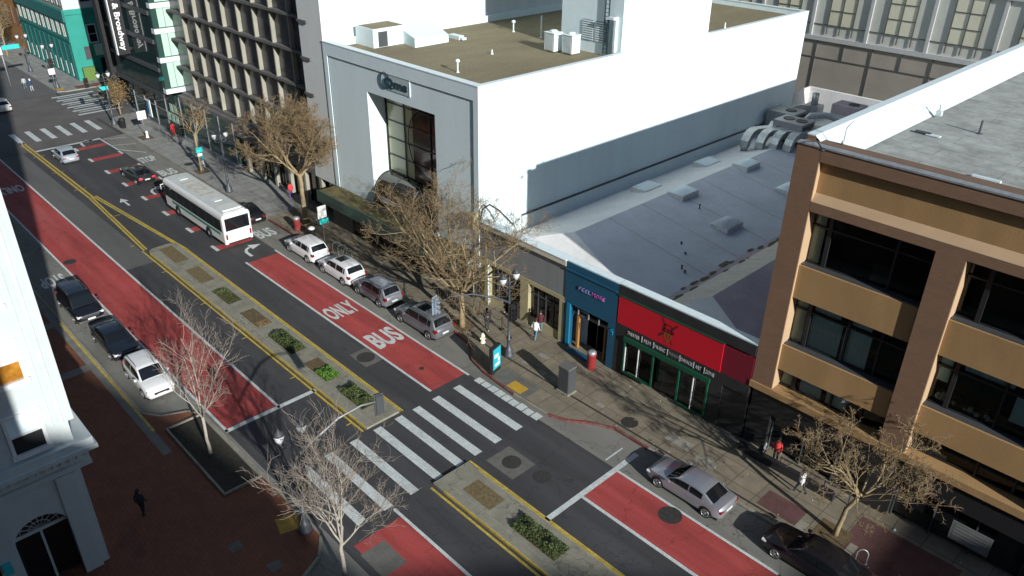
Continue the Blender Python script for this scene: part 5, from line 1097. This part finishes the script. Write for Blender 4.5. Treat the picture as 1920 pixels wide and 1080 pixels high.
for s in (-1, 1):
    a, b = (s*(w+.003), s*(w+.02)) if s > 0 else (s*(w+.02), s*(w+.003))
    MB().use('car_glass').box(-L/2+.35, L/2-.2, a, b, 1.45, 2.55).build('side_windows', parent=t)
    MB().use('bus_green').box(-L/2+.7, L/2-1.6, a, b, 1.08, 1.30).build('stripe', parent=t)
    MB().use('black_metal').box(-L/2+.2, L/2-.1, a, b, .33, .48).build('skirt', parent=t)
    for xx in (-L/2+3.1, L/2-2.6):
        m = MB(); m.use('tyre').lathe([(.3, -.15), (.47, -.15), (.5, -.1), (.5, .1), (.47, .15), (.3, .15)], (0, 0, 0), 20, axis='y'); wh = m.build('wheel', parent=t, loc=(xx, s*(w-.11), .5))
        m = MB(); m.use('galv').lathe([(.3, s*.12), (.26, s*.14), (.1, s*.17), (.04, s*.2)], (0, 0, 0), 14, axis='y'); m.build('rim', parent=wh)
        MB().use('black_metal').add([(xx+.6*math.cos(q), s*(w+.004), .5+.58*math.sin(q)) for q in ([PI*k/10 for k in range(11)] if s < 0 else [PI*k/10 for k in range(10, -1, -1)])], [tuple(range(11))]).build('wheel_arch', parent=t)
MB().use('car_glass').box(-L/2-.03, -L/2+.02, -w+.2, w-.2, 1.55, 2.68).build('rear_window', parent=t, bevel=.02)
MB().use('car_glass').box(L/2-.03, L/2+.03, -w+.15, w-.15, 1.2, 2.75).build('windscreen', parent=t)
m = MB(); m.use('lamp_red')
for s in (-1, 1): m.box(-L/2-.03, -L/2+.02, min(s*1.0, s*1.15), max(s*1.0, s*1.15), .8, 1.25)
m.build('taillight', parent=t)
MB().use('black_metal').box(-L/2-.04, -L/2+.01, -1.0, 1.0, .36, .46).build('bumper', parent=t)
MB().use('bus_white').box(-L/2+.5, -L/2+1.9, -.85, .85, H+.05, H+.2).build('roof_unit', parent=t, bevel=.04)
for xx in (-2.6, 4.3): MB().use('bus_white').box(xx-.35, xx+.35, -.35, .35, H+.08, H+.14).build('roof_hatch', parent=t, bevel=.02)
for s in (-1, 1):
    for k in range(7): MB().use('black_metal').box(-L/2+1.7+k*1.5, -L/2+1.76+k*1.5, min(s*(w+.02), s*(w+.028)), max(s*(w+.02), s*(w+.028)), 1.45, 2.55).build('window_bar', parent=t)
text('roof_number', "1221", 'bus_number', (1.2, 0, H+.092), (1, 0, 0), (0, 1, 0), 4.2, 1.3, .003, t, .03)
for s in (-1, 1): MB().use('white').tube([(L/2-.1, s*w*.9, 2.5), (L/2+.25, s*(w+.15), 2.35), (L/2+.25, s*(w+.15), 1.9)], .05, 6).build('mirror', parent=t)
# ================================================================== STREET FURNITURE
def lamp_post(label, x, y, z=SW, rz=0, h=6.0, signals=(), arm=None, group='twin lantern lamp posts', m_='post'):
    t = thing('street_lamp', label, 'street lamp', (x, y, z), rz, group)
    m = MB(); m.use(m_).lathe([(.36, 0), (.36, .12), (.30, .2), (.30, .45), (.22, .6), (.13, .75), (.12, 1.2), (.15, 1.25), (.15, 1.35), (.10, 1.4), (.085, 3.2), (.12, 3.25), (.12, 3.35), (.08, 3.4), (.065, h-.9), (.1, h-.85), (.06, h-.7), (.03, h-.2)], n=12)
    m.build('post', parent=t)
    m = MB(); m.use(m_)
    for s in (-1, 1): m.tube([(0, 0, h-1.0), (0, s*.25, h-1.15), (0, s*.5, h-1.0), (0, s*.58, h-.75)], .035, 6).tube([(0, 0, h-.8), (0, s*.3, h-.75), (0, s*.58, h-.8)], .03, 5)
    m.build('bracket', parent=t)
    for s in (-1, 1):
        l = MB(); l.use('globe').lathe([(.09, 0), (.2, .2), (.25, .42), (.24, .5)], n=12); l = l.build('lantern', parent=t, loc=(0, s*.58, h-.72))
        m = MB(); m.use('dark_grey').lathe([(.27, .5), (.2, .62), (.08, .7), (.03, .85)], n=12); m.build('cap', parent=l)
    if signals:
        for (dx, dy, zz, fa) in signals: signal_head(dx, dy, zz, fa, t)
    return t
def signal_head(dx, dy, zz, fa, parent, hh=1.05, m_='black_metal', plate=True):
    """three-light head; fa = direction the lenses face, in the plane"""
    s = MB(); s.use(m_); b = .17
    s.box(-b, b, -.16, .12, 0, hh)
    if plate: s.box(-b-.09, b+.09, .02, .05, -.08, hh+.08)
    o = s.build('signal_head', parent=parent, loc=(dx, dy, zz)); o.rotation_euler = (0, 0, fa)
    v = MB(); v.use(m_)
    for k in range(3):
        z0 = .17+k*.34; v.tube([(0, -.16, z0), (0, -.34, z0-.03)], .13, 10, cap=False)
    v.build('visor', parent=o); l = MB()
    for k, mm in enumerate(('green_trim', 'emblem_gold', 'dark_red')): l.use(mm).lathe([(.11, -.165), (.11, -.17)], (0, 0, .17+k*.34), 10, axis='y')
    l.build('lens', parent=o); return o
A1 = lamp_post('large twin-lantern lamp post with a curved signal arm, standing before the grey shop', -32.15, 31.05, h=6.35, signals=((.32, -.1, 3.0, PI*.5), (.1, .42, 2.9, PI), (-.3, .2, 3.3, -PI/2)))
m = MB(); m.use('post').tube([(0, 0, 4.15), (-.5, -.8, 4.6), (-1.1, -2.2, 5.15), (-1.5, -3.6, 5.35), (-1.75, -4.6, 5.15)], [.085, .075, .06, .05, .045], 7); m.build('signal_arm', parent=A1)
o = signal_head(-1.75, -4.75, 4.5, PI*.5+.25, A1, 1.1, 'signal_grey')
A2 = lamp_post('twin-lantern lamp post at the lower left, its long signal arm reaching over the zebra crossing', -27.7, 12.75, h=6.6, signals=((.3, .1, 3.0, PI*.5),))
m = MB(); m.use('grey_metal').tube([(0, 0, 4.6), (.1, 1.0, 5.2), (.25, 2.4, 5.9), (.45, 3.6, 6.15), (.55, 4.5, 6.0)], [.085, .075, .06, .05, .045], 7); m.build('signal_arm', parent=A2)
signal_head(.55, 4.55, 5.25, -PI/2-.2, A2, 1.1, 'dark_grey')
lamp_post('twin-lantern lamp post on the grey pavement above the bus', -72.2, 30.85, h=6.2)
A3 = lamp_post('twin-lantern lamp post by the kerb corner at the far zebra crossing', -101.8, 30.6, h=6.5, signals=((-.3, 0, 3.0, PI),))
m = MB(); m.use('post').tube([(0, 0, 3.6), (.4, -1.1, 5.0), (.6, -2.2, 5.7)], [.07, .05, .04], 6); m.build('signal_arm', parent=A3); signal_head(.6, -2.2, 5.1, PI/2, A3, 1.0)
m = MB(); m.use('sign_teal').box(-.03, .03, -.75, .25, 4.3, 4.75); m.build('name_plate', parent=A3)
lamp_post('dark twin-lantern lamp post across the intersection before the teal building', -124.4, 31.1, h=6.2, signals=((-.3, 0, 3.0, PI), (.3, -.2, 3.0, PI/2)))
lamp_post('furthest twin-lantern lamp post along the teal shop fronts', -137, 31.2, h=5.6)
def signpost(name, label, x, y, h, plates, group=None, m_='grey_metal', r=.035):
    t = thing(name, label, 'road sign', (x, y, SW), 0, group)
    MB().use(m_).tube([(0, 0, 0), (0, 0, h)], r, 6).build('pole', parent=t)
    for (y0, y1, z0, z1, mm) in plates: MB().use(mm).box(r, r+.03, y0, y1, z0, z1).build('plate', parent=t, bevel=.01)
    return t
signpost('road_sign', 'white square sign with teal plate below, on a pole by the bike racks', -55.4, 31.3, 3.6, ((-.42, .42, 2.5, 3.6, 'white'), (-.3, .55, 1.95, 2.4, 'sign_teal')))
signpost('road_sign', 'blank white square sign on a pole near the far corner of the grey pavement', -95.0, 31.7, 2.8, ((-.5, .5, 2.0, 3.0, 'white'),))
signpost('road_sign', 'white square sign beside the cyclists at the far crossing', -121.8, 30.2, 3.4, ((-.4, .4, 2.5, 3.3, 'white'),))
signpost('road_sign', 'white square sign under a long teal street plate at the top left edge', -129, 26.4, 5.6, ((-.9, .1, 4.5, 5.5, 'white'), (.2, 2.4, 5.1, 5.7, 'sign_teal')), r=.1)
t = signpost('road_sign', 'pair of white lettered street plates on a pole half hidden by the wide bare tree', -37.9, 33.0, 4.7, ((-.6, .6, 4.3, 4.55, 'galv'), (-.55, .55, 3.95, 4.2, 'galv')), m_='beige_col')
t = signpost('road_sign', 'small teal plate strapped to the slim tree on the grey pavement', -79.0, 31.3, 2.8, ((-.35, .35, 2.2, 2.75, 'sign_teal'), (-.25, .25, 1.8, 2.1, 'white')))
# digital totem
t = thing('advert_totem', 'black freestanding totem with a lit teal screen on the kerb bulge', 'advert totem', (-31.4, 29.1, SW), .25)
MB().use('black_metal').box(-.14, .14, -.5, .5, 0, 2.0).build('housing', parent=t, bevel=.03)
s = MB().use('screen').box(.141, .16, -.43, .43, .35, 1.9).build('screen', parent=t)
g = MB(); g.use('screen_white').box(.161, .168, -.3, .15, 1.2, 1.45).box(.161, .168, -.25, .3, .55, .75).box(.161, .168, .1, .3, .85, 1.1); g.build('graphic', parent=s)
# utility box
t = thing('utility_cabinet', 'tall dark grey metal cabinet on a white plinth in the middle of the pavement', 'utility cabinet', (-26.75, 30.95, SW))
MB().use('kerb').box(-.5, .5, -.42, .42, 0, .1).build('plinth', parent=t)
m = MB(); m.use('dark_grey').box(-.42, .42, -.35, .35, .1, 1.85).use('hotel_band').box(-.45, .45, -.38, .38, 1.85, 1.93); m.build('housing', parent=t, bevel=.02)
MB().use('dark_grey').box(.421, .435, -.3, .3, .3, 1.7).build('door', parent=t)
# hydrant
t = thing('fire_hydrant', 'stubby cream fire hydrant near the red kerb', 'fire hydrant', (-34.55, 30.85, SW))
MB().use('hydrant').lathe([(.2, 0), (.2, .06), (.13, .08), (.13, .5), (.17, .52), (.17, .56), (.13, .6), (.1, .7), (.03, .78)], n=12).build('barrel', parent=t)
for a in ((1, 0), (-1, 0), (0, -1)): MB().use('hydrant').tube([(a[0]*.1, a[1]*.1, .4), (a[0]*.24, a[1]*.24, .4)], .07, 8).build('outlet', parent=t)
t = thing('fire_hydrant', 'small white hydrant under the blank white sign at the far corner', 'fire hydrant', (-94.2, 31.6, SW))
MB().use('white').lathe([(.2, 0), (.2, .06), (.15, .08), (.15, .6), (.19, .62), (.15, .7), (.05, .85)], n=10).build('barrel', parent=t)
# litter bins
def bin_(label, x, y, c_, h=1.15, r=.28, top='galv'):
    t = thing('litter_bin', label, 'litter bin', (x, y, SW), group='litter bins')
    MB().use(c_).lathe([(r*.85, 0), (r, .08), (r, h*.75), (r*1.08, h*.78), (r*1.08, h*.84)], n=14).build('barrel', parent=t)
    MB().use(top).lathe([(r*1.05, h*.84), (r*.9, h*.95), (r*.5, h), (r*.3, h)], n=14).build('lid', parent=t); return t
bin_('dull red litter bin at the step of the blue shop', -27.35, 34.0, 'red_paint', 1.4, .3)
bin_('dark red litter bin beside the trunk of the tall tree', -59.6, 31.1, 'bin_red', 1.3, .3)
bin_('black litter bin with pale lid beside the pole of the white road sign', -57.0, 31.05, 'black_metal', 1.2, .3, 'white')
bin_('black litter bin at the far corner by the lamp post', -99.9, 30.95, 'black_metal', 1.2, .36, 'black_metal')
def ubar(label, x, y, h=.85, wd=.7, along=0):
    pts = [(-wd/2, 0, 0), (-wd/2, 0, h-.25), (-wd/2+.1, 0, h-.07), (0, 0, h), (wd/2-.1, 0, h-.07), (wd/2, 0, h-.25), (wd/2, 0, 0)]
    o = MB().use('galv').tube(pts, .028, 8).build('bike_rack', loc=(x, y, SW)); o.rotation_euler = (0, 0, along)
    tag(o, label, 'bike rack', 'hooped bike racks'); m = MB(); m.use('galv').lathe([(.07, 0), (.07, .015)], (-wd/2, 0, 0), 8).lathe([(.07, 0), (.07, .015)], (wd/2, 0, 0), 8); m.build('foot', parent=o); return o
for i, x in enumerate((-53.6, -52.8, -52.0)): ubar(('left', 'middle', 'right')[i]+'most hoop of the three bike racks behind the white SUVs' if i != 1 else 'middle hoop of the three bike racks behind the white SUVs', x, 31.35, along=1.2)
ubar('lone bike rack hoop on the pavement at the bottom right edge', -7.6, 31.1, .9, .5, along=.5)
# rope barrier
px = [(-37.3, 33.0), (-35.6, 33.1), (-34.0, 33.2), (-33.2, 32.7)]
px = [(-37.6, 33.3), (-36.2, 33.1), (-34.9, 33.0), (-33.7, 32.6)]
for i, (x, y) in enumerate(px):
    m = MB(); m.use('black_metal').lathe([(.2, 0), (.2, .03), (.04, .06), (.025, .1), (.025, .95), (.04, .97), (.03, 1.02)], n=10)
    tag(m.build('barrier_post', loc=(x, y, SW)), ['first', 'second', 'third', 'fourth'][i]+' black rope barrier post from the left, before the grey shop', 'barrier post', 'rope barrier posts')
for i in range(3):
    a, b = Vector((*px[i], SW+.92)), Vector((*px[i+1], SW+.92)); m = MB(); m.use('black_metal').tube([a.lerp(b, k/8)-Vector((0, 0, .35*(1-(2*k/8-1)**2))) for k in range(9)], .018, 5)
    tag(m.build('barrier_rope'), ['leftmost', 'middle', 'rightmost'][i]+' of the three slack ropes between the barrier posts', 'rope', 'barrier ropes')
m = MB(); m.use('white_trim').tube([(0, 0, 0), (0, 0, 3.3)], .06, 8); tag(m.build('white_post', loc=(-38.2, 34.7, SW)), 'thin cream post before the left beige column of the grey shop', 'post')
# wheelie thing, red lamp and cafe edge in the dark doorway at right
m = MB(); m.use('white').lathe([(.24, 0), (.24, .05), (.05, .07)], n=16, axis='x'); m.use('dark_grey').box(-.3, 0, -.2, .2, -.6, -.2); o = m.build('hand_cart', loc=(-14.9, 34.6, SW+.75), bevel=.02); tag(o, 'dark hand cart with a white round top before the black doorway', 'cart')
m = MB(); m.use('dark_grey').box(-13.8, -9.8, 34.35, 34.42, .85, .92)
for x in (-13.8, -12.5, -11.2, -9.8): m.box(x-.03, x+.03, 34.35, 34.42, SW, .9)
tag(m.build('handrail'), 'low dark handrail along the shaded front of the ochre building', 'handrail')
m = MB(); m.use('black_wall').poly([(-16.2, 34.0), (-10.5, 34.0), (-10.5, 34.3), (-16.2, 34.3)], SW, SW+.5); tag(m.build('planter_box'), 'long low black planter box on the pavement before the ochre building', 'planter')
# ================================================================== PEOPLE
def person(label, x, y, rz, top, legs, shoe='shoe_dark', walk=.0, arm='down', hairc='hair', z=SW, h=1.72, group=None, hood=None, seat=False):
    """one continuous skinned body; hair and jacket hem are children"""
    t = thing('person', label, 'person', (x, y, z), rz, group); k = h/1.72
    V, E, Rr = [], [], []
    def v(p, r, par=None):
        V.append(tuple(q*k for q in p)); Rr.append(r*k)
        if par is not None: E.append((par, len(V)-1))
        return len(V)-1
    pel = v((0, 0, .95), .145); wa = v((0, 0, 1.12), .13, pel); ch = v((0, 0, 1.32), .155, wa); nk = v((.0, 0, 1.47), .065, ch); hd0 = v((.02, 0, 1.56), .085, nk); hd = v((.025, 0, 1.66), .085, hd0)
    nose = None
    for s in (-1, 1):
        st = walk*s
        hip = v((0, s*.095, .88), .10, pel)
        kn = v((.02+st*.5, s*.10, .50), .068, hip) if not seat else v((.38, s*.12, .86), .07, hip)
        an = v((-.02+st*.95-(.05 if st < 0 else 0), s*.10, .09+(.05 if st < 0 else 0)), .045, kn) if not seat else v((.40, s*.12, .45), .045, kn)
        v((V[an][0]/k+.16, s*.11, V[an][2]/k-.045), .04, an)
        sh = v((0, s*.18, 1.40), .07, ch)
        if arm == 'phone': el, wr_ = (.08, s*.24, 1.13), (.30, s*.10, 1.24)
        elif arm == 'wheel': el, wr_ = (.18, s*.26, 1.2), (.42, s*.2, 1.12)
        else: el, wr_ = (-.02-st*.35, s*.25, 1.12), (.05-st*.6, s*.27, .87)
        e = v(el, .048, sh); w_ = v(wr_, .034, e)
        d = (Vector(wr_)-Vector(el)).normalized(); pal = Vector(wr_)+d*.06; pm_ = v(tuple(pal), .034, w_)
        sd_ = d.cross(Vector((0, s, .0))).normalized() if abs(d.y) < .9 else Vector((0, 0, 1)); 
        for q in range(4):
            f = Vector(pal)+d*.05+sd_*(q-1.5)*.02; f1 = v(tuple(f), .011, pm_); v(tuple(f+d*(.032+.006*(q in (1, 2)))+Vector((0, -s*.012, 0))), .009, f1)
        th = Vector(pal)+sd_*.045+d*.0; v(tuple(th), .012, w_)
    me = bpy.data.meshes.new('body'); me.from_pydata(V, E, []); o = bpy.data.objects.new('body', me); COL.objects.link(o)
    sk = o.modifiers.new('skin', 'SKIN')
    for i, r in enumerate(Rr): me.skin_vertices[0].data[i].radius = (r, r)
    me.skin_vertices[0].data[0].use_root = True
    ss = o.modifiers.new('sub', 'SUBSURF'); ss.levels = 1; ss.render_levels = 1
    dg = bpy.context.evaluated_depsgraph_get(); dg.update(); nm = bpy.data.meshes.new_from_object(o.evaluated_get(dg)); bpy.data.objects.remove(o); bpy.data.meshes.remove(me)
    # head, nose and ears shaped from the skin
    for vv in nm.vertices:
        c_ = vv.co
        if c_.z > 1.5*k:
            c_.x = .02*k+(c_.x-.02*k)*1.12
            if c_.x > .085*k and abs(c_.y) < .025*k and 1.56*k < c_.z < 1.63*k: c_.x += .022*k
            if abs(c_.y) > .075*k and 1.57*k < c_.z < 1.65*k: c_.y *= 1.12
    nm.materials.clear()
    for mm in ('skin', top, legs, shoe): nm.materials.append(M[mm])
    hz = .83*k
    for p in nm.polygons:
        c_ = p.center; p.use_smooth = True
        if c_.z > 1.475*k: i = 0
        elif c_.z < .085*k and not seat: i = 3
        elif c_.z > .93*k: i = 1
        elif abs(c_.y) > .215*k or (seat and abs(c_.y) > .2*k): i = 0 if c_.z < .86*k else 1
        else: i = 2
        if arm in ('phone', 'wheel') and c_.x > (.27 if arm == 'phone' else .38)*k and c_.z > 1.0*k: i = 0
        p.material_index = i
    b = bpy.data.objects.new('body', nm); COL.objects.link(b); b.parent = t
    hr = MB(); hr.use(hairc).lathe([(.095*k, 1.60*k), (.108*k, 1.66*k), (.098*k, 1.73*k), (.06*k, 1.775*k), (.015*k, 1.79*k)], (.0*k, 0, 0), 12)
    hr.box(-.11*k, -.03*k, -.075*k, .075*k, 1.5*k, 1.66*k); hr.build('hair', parent=t, bevel=.02)
    jk = MB(); jk.use(top).lathe([(.175*k, .84*k), (.185*k, .95*k), (.165*k, 1.12*k), (.19*k, 1.33*k), (.13*k, 1.43*k), (.08*k, 1.47*k)], n=12)
    jk.v = [(a*.82, b_*1.05, c_) for a, b_, c_ in jk.v]; jk.build('jacket', parent=t); return t
M['c_white'] = cloth('white_cloth', (.75, .77, .78)); M['c_black'] = cloth('black_cloth', (.02, .02, .025)); M['c_denim'] = cloth('blue_denim', (.10, .19, .26)); M['c_maroon'] = cloth('maroon_cloth', (.08, .015, .02)); M['c_teal'] = cloth('teal_cloth', (.01, .26, .27)); M['c_red'] = cloth('red_cloth', (.55, .05, .05)); M['c_purple'] = cloth('purple_cloth', (.14, .06, .25)); M['c_dark'] = cloth('dark_trousers', (.03, .032, .04)); M['c_blue'] = cloth('navy_cloth', (.02, .05, .12)); M['c_grey'] = cloth('grey_cloth', (.4, .42, .45)); M['c_khaki'] = cloth('khaki_cloth', (.2, .2, .13))
person('person in white jacket, blue jeans and white shoes walking before the grey shop', -32.3, 33.75, PI*.55, 'c_white', 'c_denim', 'shoe_white', .14)
person('person in maroon top and teal jeans standing close to the shop window', -32.8, 34.75, -PI*.3, 'c_maroon', 'c_denim', 'shoe_dark', .05)
person('person in black looking at a phone beside the rope barrier', -35.6, 32.2, -PI*.25, 'c_black', 'c_dark', 'shoe_white', .16, 'phone')
person('person in teal top and white trousers leaning by the slim tree on the grey pavement', -80.3, 31.95, PI*.2, 'c_teal', 'c_white', 'shoe_white', .08, 'wheel')
person('person in a long red coat beside the glass podium', -92.6, 34.1, PI, 'c_red', 'c_red', 'shoe_dark', .12)
person('person in red top and purple trousers behind the tall tree before the hotel', -66.5, 34.5, PI, 'c_red', 'c_purple', 'shoe_dark', .08)
person('person in a white top and dark trousers walking under the crooked bare tree', -12.0, 33.3, PI, 'c_white', 'c_dark', 'shoe_white', .3)
person('person in dark clothes inside the shaded black doorway with a red top', -14.2, 34.6, -PI/2, 'c_red', 'c_dark', 'shoe_dark', .0)
person('person in dark clothes crossing the shaded brick plaza at the lower left', -34.2, 7.3, PI*.7, 'c_dark', 'c_black', 'shoe_dark', .12)
person('person in dark blue with white helmet riding at the far crossing', -124.6, 27.9, PI, 'c_blue', 'c_grey', 'shoe_white', .1, 'wheel', hairc='white')
person('person in pale blue standing behind the rider at the far crossing', -126.6, 27.6, PI, 'c_grey', 'c_denim', 'shoe_white', .1)
person('person in a red jacket by the foot of the dark sign tower', -112.3, 35.6, PI, 'c_red', 'c_dark', 'shoe_dark', .1)
# red and white umbrella by the tower foot
t = thing('market_parasol', 'round red parasol with white patch at the dark tower foot', 'parasol', (-113.6, 36.2, SW))
MB().use('grey_metal').tube([(0, 0, 0), (0, 0, 2.2)], .03, 6).build('pole', parent=t)
m = MB(); m.use('red_paint').lathe([(1.0, 1.75), (.75, 2.05), (.35, 2.25), (.02, 2.35)], n=10); m.build('canopy', parent=t)
m = MB(); m.use('white').lathe([(.5, 2.2), (.3, 2.29), (.02, 2.38)], (.15, -.2, .0), 8); m.build('patch', parent=t)
# the overhead street wire is left out; only its shadow strip is painted
for o in list(bpy.data.objects):
    if o.type == 'MESH' and o.data.users == 1: o.data.name = o.name

rnd = random.Random(77); m = MB()
for i in range(420):
    x = rnd.uniform(-62, -4); y = rnd.choice((rnd.uniform(30.5, 34.8), rnd.uniform(30.5, 31.2), rnd.uniform(34.2, 34.8))); s = rnd.uniform(.02, .07) if rnd.random() < .93 else .13
    a = rnd.uniform(0, 3.14); dx, dy = math.cos(a)*s, math.sin(a)*s; z = SW+.018+rnd.uniform(0, .01)
    m.use(rnd.choice(('leaf_dry', 'leaf_dry', 'iron', 'white_trim'))).quad((x-dx, y-dy, z), (x+dy*.6, y-dx*.6, z), (x+dx, y+dy, z+.01), (x-dy*.6, y+dx*.6, z))
tag(m.build('fallen_leaves'), 'dry leaves and scraps scattered over the tan pavement', 'litter', kind='stuff')
